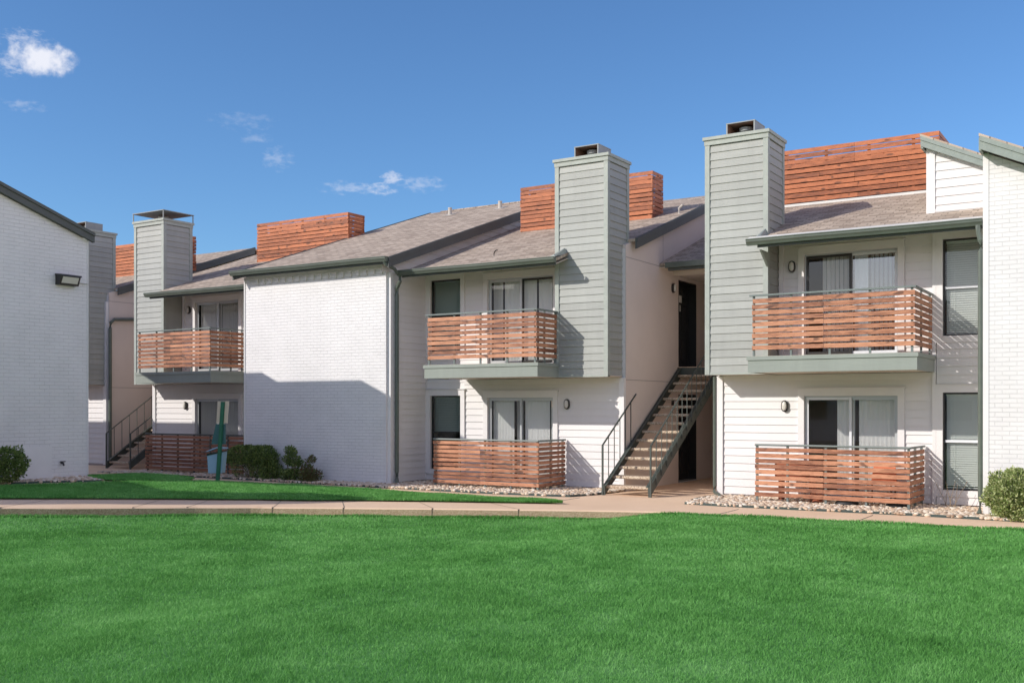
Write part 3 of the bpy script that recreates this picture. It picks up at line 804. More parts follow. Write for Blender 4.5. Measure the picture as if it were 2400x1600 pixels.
# ---- chimneys
def chimney(x0, x1, cap, top=6.97, bot=2.39, yf=18.79, yb=19.78, label=None):
    m = MB(); t = 0.095
    clap(m, 'x', yf + 0.022, -1, x0 + t, x1 - t, bot + 0.03, top - 0.16, 'sage', exp=0.152, lip=0.016)
    clap(m, 'y', x1 - 0.022, 1, yf + t, yb - t, bot + 0.03, top - 0.16, 'sage', exp=0.152, lip=0.016)
    clap(m, 'y', x0 + 0.022, -1, yf + t, yb - t, bot + 0.03, top - 0.16, 'sage', exp=0.152, lip=0.016)
    clap(m, 'x', yb - 0.012, 1, x0 + t, x1 - t, 5.2, top - 0.16, 'sage', exp=0.152, lip=0.016)
    c = part('chimney', m); c['label'] = label or 'tall sage-sided chimney chase'
    for (a, b) in ((x0, x0 + t), (x1 - t, x1)):
        m = MB(); m.box(a, b, yf - 0.008, yf + t, bot, top - 0.15, 'sagetrim'); part('corner_trim', m, c)
        m = MB(); m.box(a, b, yb - t, yb + 0.008, bot + 0.0, top - 0.15, 'sagetrim'); part('corner_trim', m, c)
    m = MB(); m.box(x0 + t, x1 - t, yf + 0.0, yf + 0.03, bot, bot + 0.035, 'sagetrim')
    m.box(x0 + 0.02, x1 - 0.02, yf + 0.03, yb - 0.02, bot + 0.004, bot + 0.02, 'soffit')
    part('bottom_trim', m, c)
    m = MB()
    m.box(x0 - 0.010, x1 + 0.010, yf - 0.018, yb + 0.018, top - 0.15, top - 0.055, 'sagetrim')
    m.box(x0 - 0.035, x1 + 0.035, yf - 0.045, yb + 0.045, top - 0.055, top + 0.005, 'sagetrim')
    m.hexa([(x0 - .035, yf - .045, top + .005), (x1 + .035, yf - .045, top + .005), (x1 + .035, yb + .045, top + .005), (x0 - .035, yb + .045, top + .005),
            (x0 + .3, yf + .3, top + .03), (x1 - .3, yf + .3, top + .03), (x1 - .3, yb - .3, top + .03), (x0 + .3, yb - .3, top + .03)], 'galv', 0.5)
    part('chimney_cap', m, c)
    if cap == 'box':
        m = MB(); a, b, p, q = (x0 + x1) / 2 - 0.27, (x0 + x1) / 2 + 0.30, yf + 0.20, yf + 0.78; h0, h1 = top + 0.02, top + 0.26
        m.box(a, a + .025, p, q, h0, h1, 'galv'); m.box(b - .025, b, p, q, h0, h1, 'galv'); m.box(a - .004, b + .004, p - .004, q + .004, h1, h1 + .018, 'galv')
        m.box(a + .03, b - .03, q - .05, q - .03, h0, h1 - .001, 'rust'); m.box(a + .026, a + .03, p + .02, q - .06, h0, h1 - .001, 'rust'); m.box(b - .03, b - .026, p + .02, q - .06, h0, h1 - .001, 'rust')
        m.box(a + .03, b - .03, p + .02, q - .06, h1 - .006, h1 - .001, 'rust')
        part('chimney_hood', m, c)
        m = MB(); cx, cy = (a + b) / 2 + 0.02, (p + q) / 2
        m.tube([(cx, cy, h0), (cx, cy, h0 + .10), (cx, cy, h0 + .11)], .1, 'galv', 18, rads=[.12, .12, .14]); m.tube([(cx, cy, h0 + .12), (cx, cy, h0 + .19)], .14, 'galv', 18)
        part('flue_pipe', m, c, smooth=False)
    if cap == 'plate':
        m = MB()
        for xx in (x0 - .02, x1 - .005):
            for yy in (yf - .03, yb + .005): m.box(xx, xx + .022, yy, yy + .022, top, top + .215, 'galv')
        zc = top + .215
        m.hexa([(x0 - .03, yf - .04, zc), (x1 + .03, yf - .04, zc), (x1 + .03, yb + .04, zc), (x0 - .03, yb + .04, zc), (x0 - .03, yf - .04, zc + .02), (x1 + .03, yf - .04, zc + .02), (x1 + .03, yb + .04, zc + .02), (x0 - .03, yb + .04, zc + .02)], 'galv', .5)
        part('chimney_hood', m, c)
        m = MB(); cx, cy = (x0 + x1) / 2, (yf + yb) / 2
        m.tube([(cx, cy, top + .02), (cx, cy, top + .16)], .15, 'galv', 16); part('flue_pipe', m, c)
    return c
chimney(-7.46, -6.21, 'box')
chimney(-10.81, -9.56, 'box')
chimney(-24.52, -23.26, 'plate')
chimney(-27.93, -26.68, 'box', top=6.99)

# ---- facade walls
wall_c = MB()
hc = [grow(o) for o in OPEN['C']]
clap(wall_c, 'x', W, -1, -7.33, -3.43, 0.06, 2.39, 'white', hc)
clap(wall_c, 'x', W, -1, -6.24, -3.43, 2.70, 5.14, 'white', hc)
clap(wall_c, 'x', W - 0.03, -1, -3.36, -2.38, 0.06, 5.12, 'white', hc)
wall_c.box(-7.46, -7.335, W - .044, W + .05, 0.03, 2.38, 'trimw'); wall_c.box(-3.43, -3.37, W - .05, W + .02, 0.05, 5.1, 'trimw')
wall_c.box(-6.2, -6.12, W - .044, W + .02, 2.7, 5.1, 'trimw')
wall_c.box(-7.46, -2.38, W + .0, W + .02, -0.05, 0.055, 'joint')
part('siding_wall', wall_c)
wall_b = MB(); hb = [grow(o) for o in OPEN['B']]
clap(wall_b, 'x', W, -1, -14.70, -9.62, 0.06, 2.39, 'white', hb)
clap(wall_b, 'x', W, -1, -14.70, -10.6, 2.70, 5.14, 'white', hb)
wall_b.box(-9.62, -9.50, W - .044, W + .05, 0.03, 2.38, 'trimw'); wall_b.box(-14.72, -14.675, W - .045, W + .02, 0.05, 4.85, 'trimw')
wall_b.box(-14.7, -9.5, W, W + .02, -0.05, 0.055, 'joint')
part('siding_wall', wall_b)
wall_a = MB(); ha = [grow(o) for o in OPEN['A']]
clap(wall_a, 'x', W, -1, -24.40, -19.3, 0.06, 2.39, 'white', ha)
clap(wall_a, 'x', W, -1, -23.3, -19.3, 2.70, 5.14, 'white', ha)
wall_a.box(-24.52, -24.40, W - .044, W + .05, 0.03, 2.38, 'trimw'); wall_a.box(-23.25, -23.16, W - .044, W + .02, 2.7, 5.1, 'trimw')
part('siding_wall', wall_a)
wall_d = MB()
clap(wall_d, 'x', W, -1, -34.0, -26.76, 0.06, 4.95, 'white')
wall_d.box(-26.76, -26.62, W - .044, W + .05, 0.03, 4.9, 'trimw'); wall_d.box(-34, -26.6, W - .01, W + .02, -.05, .055, 'joint')
part('siding_wall', wall_d)
# backing so that nothing shows through, and the unlit back and ends of the row
core = MB()
def backing(x0, x1, holes):
    xs = sorted({x0, x1} | {h[0] for h in holes} | {h[1] for h in holes})
    for a, b in zip(xs[:-1], xs[1:]):
        hs = sorted([(h[2], h[3]) for h in holes if h[0] <= a + 1e-6 and h[1] >= b - 1e-6])
        z = 0.0
        for s_, e in hs:
            core.poly([(a, W + .03, z), (b, W + .03, z), (b, W + .03, s_), (a, W + .03, s_)], 'white'); z = e
        core.poly([(a, W + .03, z), (b, W + .03, z), (b, W + .03, 5.1), (a, W + .03, 5.1)], 'white')
backing(-7.46, -2.38, OPEN['C']); backing(-14.75, -9.5, OPEN['B']); backing(-24.52, -19.3, OPEN['A']); backing(-34, -26.6, [])
core.box(-34, 3, 31.9, 32.1, 0, 4.8, 'white'); core.box(-34.1, -34, W, 32, 0, 4.8, 'white')
part('inner_wall', core)

# ---- stucco breezeway walls
def breezeway(xs, doors=True):
    s_ = MB(); zt = lambda y: min(5.02 + .35 * (y - 18.76), 7.1) - 0.1
    def seg(ya, yb, z0, z1=None):
        s_.hexa([(xs - .12, ya, z0), (xs, ya, z0), (xs, yb, z0), (xs - .12, yb, z0),
                 (xs - .12, ya, z1 if z1 else zt(ya)), (xs, ya, z1 if z1 else zt(ya)), (xs, yb, z1 if z1 else zt(yb)), (xs - .12, yb, z1 if z1 else zt(yb))], 'stucco', .5)
    if doors:
        seg(W + .05, 22.28, 0); seg(22.28, 23.37, 2.06, 2.70); seg(22.28, 23.37, 4.73); seg(23.37, 25.6, 0)
    else: seg(W + .05, 25.6, 0)
    seg_ = s_
    seg_.box(xs, xs + 2.06, 25.6, 25.75, 0, 6.9, 'stucco', .5)
    # far side of the passage
    seg_.box(xs + 2.06, xs + 2.16, W + .05, 25.6, 0, 5.0, 'stucco', .5)
    o = part('stucco_wall', s_)
    j = MB()
    j.box(xs, xs + .003, W + .05, 22.28, 2.335, 2.35, 'joint'); part('joint', j, o); j = MB(); j.box(xs, xs + .003, W + .05, 21.412, 4.915, 4.93, 'joint')
    j.box(xs, xs + .0031, 21.40, 21.412, 4.93, 5.75, 'joint'); part('joint', j, o)
    # header beam, ceiling, landing slab
    b = MB(); b.box(xs + .002, xs + 2.05, 22.0, 22.14, 4.79, 4.93, 'stucco', .5); b.box(xs + .002, xs + 2.05, 22.14, 25.6, 4.80, 4.83, 'stucco', .5)
    b.box(xs + .002, xs + 2.05, 21.2, 22.0, 4.88, 4.90, 'soffit', .5)
    part('header_beam', b)
    l = MB(); l.box(xs + .004, xs + 2.05, 22.26, 25.6, 2.52, 2.68, 'steel', .5); l.box(xs + .004, xs + 2.05, 22.245, 25.6, 2.68, 2.695, 'concrete', .5); l.box(xs + .006, xs + 2.05, 22.4, 25.6, 2.42, 2.52, 'soffit', .5)
    l.box(xs + .004, xs + 2.05, 22.22, 22.26, 2.45, 2.68, 'steel', .5)
    part('landing', l)
    c = MB(); ya, za, yb = 21.2, 4.98, 25.2; zb = za + .36 * (yb - ya)
    uv_roof(c, xs + .01, xs + 2.04, ya, za, yb, zb); part('breezeway_roof', c)
    g = MB(); g.box(xs - .02 + .2, xs + 2.04, ya - .1, ya, 4.86, 4.98, 'gutter', .5); g.box(xs + .22, xs + 2.04, ya - .02, ya + .03, 4.80, 4.90, 'rake', .5)
    part('gutter', g)
breezeway(-9.5); breezeway(-26.6, False)
def black_door(z0, z1, label, notice=False):
    xs = -9.5; d = MB(); xp = xs - .20; ya, yb = 22.30, 23.35
    d.box(xp - .04, xp, ya, yb, z0, z1, 'door')
    def panel(a, b, c, e):
        w = .012
        d.box(xp, xp + .006, a, b, c, c + w, 'door'); d.box(xp, xp + .006, a, b, e - w, e, 'door'); d.box(xp, xp + .006, a, a + w, c, e, 'door'); d.box(xp, xp + .006, b - w, b, c, e, 'door')
        d.hexa([(xp, a + .04, c + .04), (xp + .014, a + .06, c + .06), (xp + .014, b - .06, c + .06), (xp, b - .04, c + .04), (xp, a + .04, e - .04), (xp + .014, a + .06, e - .06), (xp + .014, b - .06, e - .06), (xp, b - .04, e - .04)], 'door', .5)
    L = (yb - ya) / 2
    for (c, e) in ((.12, .72), (.84, 1.52), (1.62, 1.90)):
        s_ = (z1 - z0) / 2.0
        panel(ya + .10, ya + L - .05, z0 + c * s_, z0 + e * s_); panel(ya + L + .05, yb - .10, z0 + c * s_, z0 + e * s_)
    o = part('entry_door', d); o['label'] = label
    f = MB(); f.box(xs - .21, xs + .002, yb - .0, yb + .02, z0, z1, 'door'); f.box(xs - .21, xs + .002, ya - .02, ya, z0, z1, 'door'); f.box(xs - .21, xs + .002, ya, yb, z1 - .002, z1 + .02, 'door')
    f.box(xs - .2, xs + .02, ya, yb, z0 - .03, z0 + .004, 'framealu'); part('frame', f, o)
    k = MB(); k.tube([(xp, ya + .09, z0 + .95), (xp + .06, ya + .09, z0 + .95)], .022, 'framealu', 10); part('door_knob', k, o)
    if notice:
        k = MB(); k.box(xp + .016, xp + .02, ya + .42, ya + .60, z0 + 1.55, z0 + 1.72, 'paper'); k.box(xp + .016, xp + .02, ya + .48, ya + .53, z0 + 1.34, z0 + 1.50, 'paper'); part('notice', k, o)
black_door(2.70, 4.70, 'upper black six-panel door with a paper notice', True)
black_door(0.02, 2.04, 'lower black six-panel door behind the stair')
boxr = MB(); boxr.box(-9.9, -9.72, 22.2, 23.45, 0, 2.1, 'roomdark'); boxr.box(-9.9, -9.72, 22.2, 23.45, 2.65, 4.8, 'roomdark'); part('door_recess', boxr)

# ---- brick boxes
def brickbox(x0, x1, y0, y1, z1, name='brick_wall'):
    m = MB(); m.box(x0, x1, y0, y1, -0.05, z1, 'brick', .5); return part(name, m)
zu = lambda y: 5.06 + .34 * (y - 17.75)         # underside line of the box roof
m = MB(); m.box(-19.27, -14.775, 18.04, 18.16, -0.05, 4.98, 'brick', .5)
m.box(-19.27, -19.17, 18.16, W, -.05, 4.98, 'brick', .5)
bw = part('brick_wall', m); bw['label'] = 'white painted brick wall of the projecting middle bay'
m = MB()
for k in range(18):
    xx = -18.9 + k * 0.232; m.box(xx, xx + .10, 17.995, 18.04, 4.77, 4.90, 'brick', random.random())
m.box(-19.2, -14.8, 18.00, 18.04, 4.90, 4.99, 'brick'); part('corbel_bricks', m, bw)
m = MB(); m.box(-14.775, -14.69, 18.10, 18.19, 0, 4.95, 'trimw'); part('corner_trim', m, bw)
m = MB(); m.box(-19.30, -19.27, 18.02, 18.10, 0, 4.98, 'trimw'); part('corner_trim', m, bw)
m = MB()
clap(m, 'y', -14.70, 1, 18.19, W - .03, 0.06, 4.80, 'white', exp=.152)
zroofB = lambda y: 4.99 + .35 * (y - 18.76)
clap(m, 'y', -14.70, 1, 17.8, 25.7, 4.80, 7.7, 'white', exp=.152, lo=lambda z: 17.75 + (z - 5.0) / .34)
m.box(-14.70, -14.68, W - .03, W, 0, 4.8, 'trimw')
part('siding_wall', m)
m = MB(); m.poly([(-14.74, 18.16, 0), (-14.74, 25.7, 0), (-14.74, 25.7, 7.65), (-14.74, 18.16, 5.1)], 'white'); part('inner_wall', m); m = MB(); m.poly([(-19.2, 18.1, 4.9), (-19.2, 25.7, 4.9), (-19.2, 25.7, 7.6), (-19.2, 18.1, 5.1)], 'white'); part('inner_wall', m)

# ---- roofs
def gutter(x0, x1, y, z, name='gutter', ends=True, mat='gutter'):
    """K-style gutter: profile swept along X, front at y-0.12"""
    prof = [(0, 0), (-.125, 0), (-.13, -.012), (-.118, -.03), (-.118, -.05), (-.09, -.085), (-.075, -.115), (0, -.115), (0, -.105), (-.07, -.105), (-.085, -.08), (-.112, -.048), (-.112, -.014), (-.118, -.01)]
    prof = prof[1:]
    m = MB(); n = len(prof); segs = max(2, int((x1 - x0) / 0.8)); P = []
    for k in range(segs + 1):
        x = x0 + (x1 - x0) * k / segs; wv = 0.004 * math.sin(k * 1.7)
        P.append([(x, y + a, z + b + wv) for a, b in prof])
    for k in range(segs):
        for j in range(n - 1): m.poly([P[k][j], P[k + 1][j], P[k + 1][j + 1], P[k][j + 1]][::-1], mat)
    for q in (P[0], P[-1]): m.poly([(q[0][0], y, z - .005)] + q[:7], mat)
    o = part(name, m); m = MB()
    return o
def eave(x0, x1, y, z, soffit_to, mat='rake', hgt=.10):
    m = MB(); m.box(x0, x1, y, y + .03, z - .04 - hgt, z - .03, mat, .5)
    dy = soffit_to - y
    m.hexa([(x0, y + .03, z - .125), (x1, y + .03, z - .125), (x1, soffit_to, z - .125 + .33 * dy), (x0, soffit_to, z - .125 + .33 * dy),
            (x0, y + .03, z - .11), (x1, y + .03, z - .11), (x1, soffit_to, z - .11 + .33 * dy), (x0, soffit_to, z - .11 + .33 * dy)], 'soffit', .5)
    return part('fascia', m)
SL = .35; EY, EZ = 18.30, 4.83; RY = 25.2; zr = lambda y: EZ + SL * (y - EY)
r = MB()
uv_roof(r, -14.50, -10.50, EY - .03, zr(EY - .03), 19.0, zr(19.0))
uv_roof(r, -14.50, -9.60, 19.0, zr(19.0), RY, zr(RY)); uv_roof(r, -9.60, -9.36, 19.72, zr(19.72), RY, zr(RY)); uv_roof(r, -14.5, -9.36, RY, zr(RY), 32.2, zr(RY) - SL * 7)
rb = part('roof', r); rb['label'] = 'grey-brown shingle roof over the middle unit'
r = MB()
uv_roof(r, -6.33, -2.36, EY - .03, zr(EY - .03), 19.0, zr(19.0)); uv_roof(r, -7.50, -2.36, 19.0, zr(19.0), RY, zr(RY)); uv_roof(r, -7.5, 3, RY, zr(RY), 32.2, zr(RY) - SL * 7)
rc = part('roof', r); rc['label'] = 'grey-brown shingle roof over the right unit'
m = MB(); m.box(-7.2, -3.55, 21.84, 21.86, zr(21.84) - .02, zr(21.84) + .05, 'flash'); m.box(-7.2, -3.55, 21.86, 22.1, zr(21.84) + .04, zr(21.84) + .055, 'flash'); part('flashing', m, rc)
r = MB()
uv_roof(r, -23.18, -19.25, EY - .03, zr(EY - .03), 19.0, zr(19.0)); uv_roof(r, -24.60, -19.25, 19.0, zr(19.0), RY, zr(RY)); uv_roof(r, -24.6, -19.25, RY, zr(RY), 32.2, zr(RY) - SL * 7)
ra = part('roof', r); ra['label'] = 'grey-brown shingle roof over the far unit'
r = MB()
uv_roof(r, -34, -26.7, 19.0, zr(19.0), RY, zr(RY)); uv_roof(r, -26.7, -26.46, 19.72, zr(19.72), RY, zr(RY)); uv_roof(r, -34, -28.1, EY, zr(EY), 19.0, zr(19.0)); uv_roof(r, -34, -26.46, RY, zr(RY), 32.2, zr(RY) - SL * 7)
rd = part('roof', r); rd['label'] = 'shingle roof of the farthest unit'
BY, BZ = 17.75, 5.08; zb_ = lambda y: BZ + .34 * (y - BY)
r = MB(); uv_roof(r, -19.36, -14.45, BY - .03, zb_(BY - .03), 25.8, zb_(25.8)); uv_roof(r, -19.36, -14.45, 25.8, zb_(25.8), 32.5, zb_(25.8) - 2.2)
rx = part('roof', r); rx['label'] = 'higher shingle roof over the white brick bay'
for (vx, vy) in ((-17.83, 24.75), (-16.11, 24.83)):
    m = MB(); z = zb_(vy); m.tube([(vx, vy, z - .02), (vx, vy, z + .20)], .055, 'vent', 12); m.tube([(vx, vy, z + .17), (vx, vy, z + .205)], .062, 'vent', 12)
    m.hexa([(vx - .16, vy - .16, z - .05), (vx + .16, vy - .16, z - .05), (vx + .16, vy + .16, z + .058), (vx - .16, vy + .16, z + .058), (vx - .16, vy - .16, z - .044), (vx + .16, vy - .16, z - .044), (vx + .16, vy + .16, z + .066), (vx - .16, vy + .16, z + .066)], 'vent', .5)
    part('vent_pipe', m, rx)
m = MB(); m.box(-18.9, -14.6, 25.72, 25.9, zb_(25.8) - .02, zb_(25.8) + .012, 'shingle', .5); part('ridge_vent', m, rx)
m = MB(); m.tube([(-12.62, 19.2, zr(19.2)), (-12.62, 19.2, zr(19.2) + .06), (-12.56, 19.16, zr(19.2) + .11), (-12.50, 19.16, zr(19.2) + .12)], .014, 'lamphousing', 6); part('flashing', m, rb)
m = MB(); m.tube([(-9.62, 22.6, zr(22.6) - .02), (-9.62, 22.6, zr(22.6) + .12), (-9.52, 22.6, zr(22.6) + .2)], .03, 'vent', 8); part('vent_pipe', m, rb)

def rake(x, ya, za, yb, zb, hh=.21, mat='rake', t=.04):
    m = MB(); o = .02
    m.hexa([(x - t, ya, za - hh), (x, ya, za - hh), (x, yb, zb - hh), (x - t, yb, zb - hh), (x - t, ya, za + o), (x, ya, za + o), (x, yb, zb + o), (x - t, yb, zb + o)], mat, .5)
    m.hexa([(x, ya, za - .075), (x + .018, ya, za - .075), (x + .018, yb, zb - .075), (x, yb, zb - .075), (x, ya, za + .012), (x + .018, ya, za + .012), (x + .018, yb, zb + .012), (x, yb, zb + .012)], mat, .5)
    return part('rake_board', m)
rake(-14.43, BY - .04, zb_(BY - .04), 25.8, zb_(25.8)); rake(-9.34, 19.70, zr(19.70), RY, zr(RY)); rake(-26.44, 19.7, zr(19.7), RY, zr(RY))
rake(-19.33, BY - .04, zb_(BY - .04), 25.8, zb_(25.8), .18)
gutter(-19.38, -14.45, BY - .03, BZ + .02); eave(-19.34, -14.45, BY - .03, BZ, 18.03, hgt=.10)
gutter(-14.58, -10.48, EY - .03, EZ + .015); eave(-14.5, -10.50, EY - .03, EZ, W)
gutter(-6.42, -2.45, EY - .03, EZ + .015)
m = MB(); m.hexa([(-6.38, EY - .145, EZ + .012), (-2.45, EY - .145, EZ + .012), (-2.45, EY - .05, EZ + .045), (-6.38, EY - .05, EZ + .045), (-6.38, EY - .145, EZ + .018), (-2.45, EY - .145, EZ + .018), (-2.45, EY - .05, EZ + .06), (-6.38, EY - .05, EZ + .06)], 'flash', .5); part('gutter_guard', m)
eave(-6.24, -2.40, EY - .03, EZ, W)
gutter(-23.30, -19.36, EY - .03, EZ + .015); eave(-23.2, -19.3, EY - .03, EZ, W)
# sage gusset blocks under the eave beside the chimneys
m = MB()
m.hexa([(-10.66, 18.28, 4.86), (-10.52, 18.28, 4.86), (-10.52, 18.80, 4.98), (-10.66, 18.80, 4.98), (-10.58, 18.3, 4.90), (-10.56, 18.3, 4.90), (-10.56, 18.78, 5.10), (-10.58, 18.78, 5.10)], 'sagetrim', .5)
part('kickout_flashing', m)
m = MB(); m.hexa([(-6.34, 18.30, 4.87), (-6.22, 18.30, 4.87), (-6.22, 18.80, 4.99), (-6.34, 18.80, 4.99), (-6.28, 18.3, 4.90), (-6.26, 18.3, 4.90), (-6.26, 18.8, 5.12), (-6.28, 18.8, 5.12)], 'sagetrim', .5); part('kickout_flashing', m)
m = MB(); m.hexa([(-6.23, 18.74, 4.40), (-6.19, 18.74, 4.40), (-6.19, 18.78, 4.40), (-6.23, 18.78, 4.40), (-6.23, 18.35, 4.66), (-6.19, 18.35, 4.66), (-6.19, 18.78, 4.66), (-6.23, 18.78, 4.66)], 'sagetrim', .5); part('eave_bracket', m)

# ---- right-hand dormer wall and brick bay
m = MB(); zt = lambda x: 6.45 - .48 * (x + 3.56)
clap(m, 'x', W - .02, -1, -3.40, -2.3, 5.20, 6.5, 'white', exp=.152, hi=lambda z: -3.56 + (6.45 - z) / .48)
m.box(-3.53, -3.385, W - .05, W + .1, 5.1, 6.42, 'trimw')
m.box(-3.55, -3.5, W + .1, 25, 5.2, 6.4, 'white'); m.box(-3.38, -2.38, W - .046, W - .018, zr(W) + .0, zr(W) + .05, 'trimw')
part('dormer_wall', m)
m = MB(); zF = lambda x: 6.62 - .48 * (x + 3.60)
def slopex(mm, x0, x1, y0, y1, top, th, mat):
    mm.hexa([(x0, y0, top(x0) - th), (x1, y0, top(x1) - th), (x1, y1, top(x1) - th), (x0, y1, top(x0) - th), (x0, y0, top(x0)), (x1, y0, top(x1)), (x1, y1, top(x1)), (x0, y1, top(x0))], mat, .5)
slopex(m, -3.62, -2.3, 19.28, 26, zF, .05, 'shingle'); slopex(m, -2.44, 2.2, 17.72, 26, lambda x: zF(x) + .06, .05, 'shingle')
slopex(m, -3.62, -2.3, 26, 32, zF, .05, 'shingle')
ro = part('roof', m); ro['label'] = 'shed roof sloping down to the right above the right brick bay'
m = MB(); slopex(m, -3.60, -2.40, 19.26, 19.30, lambda x: zF(x) - .05, .17, 'rakelight'); slopex(m, -3.60, -2.40, 19.24, 19.26, lambda x: zF(x) - .04, .07, 'rakelight')
slopex(m, -2.42, 2.2, 17.70, 17.74, lambda x: zF(x) + .01, .20, 'rakelight'); slopex(m, -2.42, 2.2, 17.68, 17.70, lambda x: zF(x) + .02, .08, 'rakelight')
m.box(-3.60, -3.56, 19.28, 25.9, 6.36, 6.55, 'rakelight'); m.box(-2.44, -2.40, 17.72, 25.9, 5.84, 6.05, 'rakelight')
part('rake_board', m)
m = MB(); m.hexa([(-2.415, 18.04, -.05), (2.0, 18.04, -.05), (2.0, 18.16, -.05), (-2.415, 18.16, -.05), (-2.415, 18.04, 5.88), (2.0, 18.04, 3.75), (2.0, 18.16, 3.75), (-2.415, 18.16, 5.88)], 'brick', .5)
m.box(-2.415, -2.315, 18.16, W, -.05, 5.8, 'brick', .5); m.box(1.9, 2.0, 18.16, 26, -.05, 3.7, 'brick', .5)
bf = part('brick_wall', m); bf['label'] = 'bright white painted brick bay at the right end'
m = MB(); m.box(-2.42, -2.335, 18.03, 18.045, 0, 5.86, 'trimw'); part('corner_trim', m, bf)

# ---- balconies
def posts_rail(pts, z0, z1, railmat='rail', n_per=None):
    m = MB()
    for (x, y) in pts: m.box(x - .02, x + .02, y - .02, y + .02, z0, z1, 'rail')
    return m
def slats(path, zs, hgt, rng_seed, mat, ends=.02, split=True):
    """horizontal boards following the polyline path at heights zs; returns one mesh per run"""
    rnd_ = random.Random(rng_seed); out = []
    for i in range(len(path) - 1):
        m = MB(); p, q = Vector((*path[i], 0)), Vector((*path[i + 1], 0)); d = q - p; L = d.length; d.normalize()
        nrm = Vector((d.y, -d.x, 0)); runs0 = [(0, L)] if (L < 1.8 or not split) else [(0, L * .46), (L * .46, L)]
        for z in zs:
            runs = runs0
            if split == 'rand' and L > 1.8:
                c_ = L * rnd_.choice((.25, .48, .5, .75)); runs = [(0, c_), (c_, L)]
            for (a, b) in runs:
                ja, jb = rnd_.uniform(-.012, .012), rnd_.uniform(-.012, .012); dz = rnd_.uniform(-.004, .004); tl = rnd_.uniform(-.005, .005)
                A = p + d * (a + .002 + (ja if a == 0 else 0)); B = p + d * (b - .002 + (jb if b == L else 0))
                A = A + nrm * .0; t = nrm * .02; rr = rnd_.random()
                h2 = hgt * rnd_.uniform(.97, 1.03)
                m.hexa([A + Vector((0, 0, z + dz)), B + Vector((0, 0, z + dz + tl)), B - t + Vector((0, 0, z + dz + tl)), A - t + Vector((0, 0, z + dz)),
                        A + Vector((0, 0, z + dz + h2)), B + Vector((0, 0, z + dz + tl + h2)), B - t + Vector((0, 0, z + dz + tl + h2)), A - t + Vector((0, 0, z + dz + h2))], mat, rr)
        out.append(m)
    return out
def balcony(x0, x1, yf, yb, label, seed, left_open=False, zd=2.68, mat='cedar', nside=1):
    m = MB(); m.box(x0 - .05, x1 + .04, yf - .02, yf + .02, 2.39, zd - .07, 'fascia', .4); m.box(x1 + .0, x1 + .04, yf + .02, yb, 2.39, zd - .07, 'fascia', .6); m.box(x0 - .05, x0 - .01, yf + .02, yb, 2.39, zd - .07, 'fascia', .6)
    m.box(x0 - .07, x1 + .06, yf - .04, yb, zd - .07, zd, 'fascia', .5)
    b = part('balcony', m); b['label'] = label
    d = MB(); d.box(x0 - .01, x1 + .0, yf + .02, W, 2.40, 2.42, 'soffit', .5); d.box(x0 - .0, x1 - .0, yf + .02, W + .05, zd - .09, zd + .004, 'concrete', .5); part('deck', d, b)
    runs = slats([(x0 + .02, yf), (x1, yf), (x1, yb)], [2.797 + k * .104 for k in range(9)], .078, seed, mat)
    part('slat_panel', runs[0], b); part('slat_panel', runs[1], b)
    nx = 4
    for k in range(nx + 1):
        p = MB(); xx = x0 + .04 + (x1 - .05 - x0 - .04) * k / nx; p.box(xx - .018, xx + .018, yf + .024, yf + .055, zd, 3.76, 'rail'); part('post', p, b)
    for k in range(1, nside + 2):
        p = MB(); yy = yf + (yb - yf) * k / (nside + 1) - .03; p.box(x1 - .055, x1 - .024, yy - .018, yy + .018, zd, 3.76, 'rail'); part('post', p, b)
    p = MB(); p.box(x0 - .03, x1 + .02, yf - .015, yf + .045, 3.755, 3.785, 'rail'); p.box(x1 - .04, x1 + .02, yf + .045, yb, 3.755, 3.785, 'rail'); part('top_rail', p, b)
    return b
balcony(-6.22, -3.43, 17.87, W - .04, 'cedar-slat balcony on the right unit', 3)
balcony(-13.55, -10.76, 17.94, 18.78, 'cedar-slat balcony on the middle unit', 5)
balcony(-23.22, -20.39, 17.90, W - .04, 'cedar-slat balcony on the far unit', 9, nside=3)
m = MB(); m.box(-10.8, -9.56, 18.81, W, 2.40, 2.42, 'soffit', .5); m.box(-13.6, -9.56, W - .02, W, 2.28, 2.39, 'trimw'); part('soffit', m)
m = MB(); m.box(-7.46, -6.22, 18.81, W, 2.40, 2.42, 'soffit', .5); m.box(-7.34, -3.43, W - .02, W, 2.28, 2.39, 'trimw'); part('soffit', m)
m = MB(); m.box(-24.52, -23.2, 18.81, W, 2.40, 2.42, 'soffit', .5); m.box(-27.9, -26.7, 18.81, W, 2.40, 2.42, 'soffit', .5); part('soffit', m)

# ---- doors and windows
sliding_door(OPEN['C'][0], 'framedark', 'framewhite', blinds=[(.30, .86, 52), (.90, 1.16, 4), (1.18, 1.64, 62)], glassR='glassblue', glassL='glass')
sliding_door(OPEN['C'][1], 'framewhite', 'framealu', blinds=[(.58, .86, 4), (.98, 1.66, 3)], roommat='room')
sliding_door(OPEN['B'][0], 'framealu', 'framedark', blinds=[(.06, .30, 55), (.36, .86, 6), (.88, 1.20, 8), (1.26, 1.62, 5)], roommat='roomdark')
sliding_door(OPEN['B'][1], 'framealu', 'framealu', blinds=[(.05, .62, 4), (.68, .80, 70), (.90, 1.52, 3), (1.58, 1.66, 5)])
sliding_door(OPEN['A'][0], 'framealu', 'framealu', blinds=[(.06, .84, 40), (.92, 1.64, 64)])
sliding_door(OPEN['A'][1], 'framealu', 'framealu', blinds=[(.06, .84, 58), (.88, 1.64, 60)])
sash_window(OPEN['C'][2], closed=52); sash_window(OPEN['C'][3], closed=54)
sash_window(OPEN['B'][2], mesh=True, closed=60); sash_window(OPEN['B'][3], drop_to=1.18, mesh=True, closed=44)

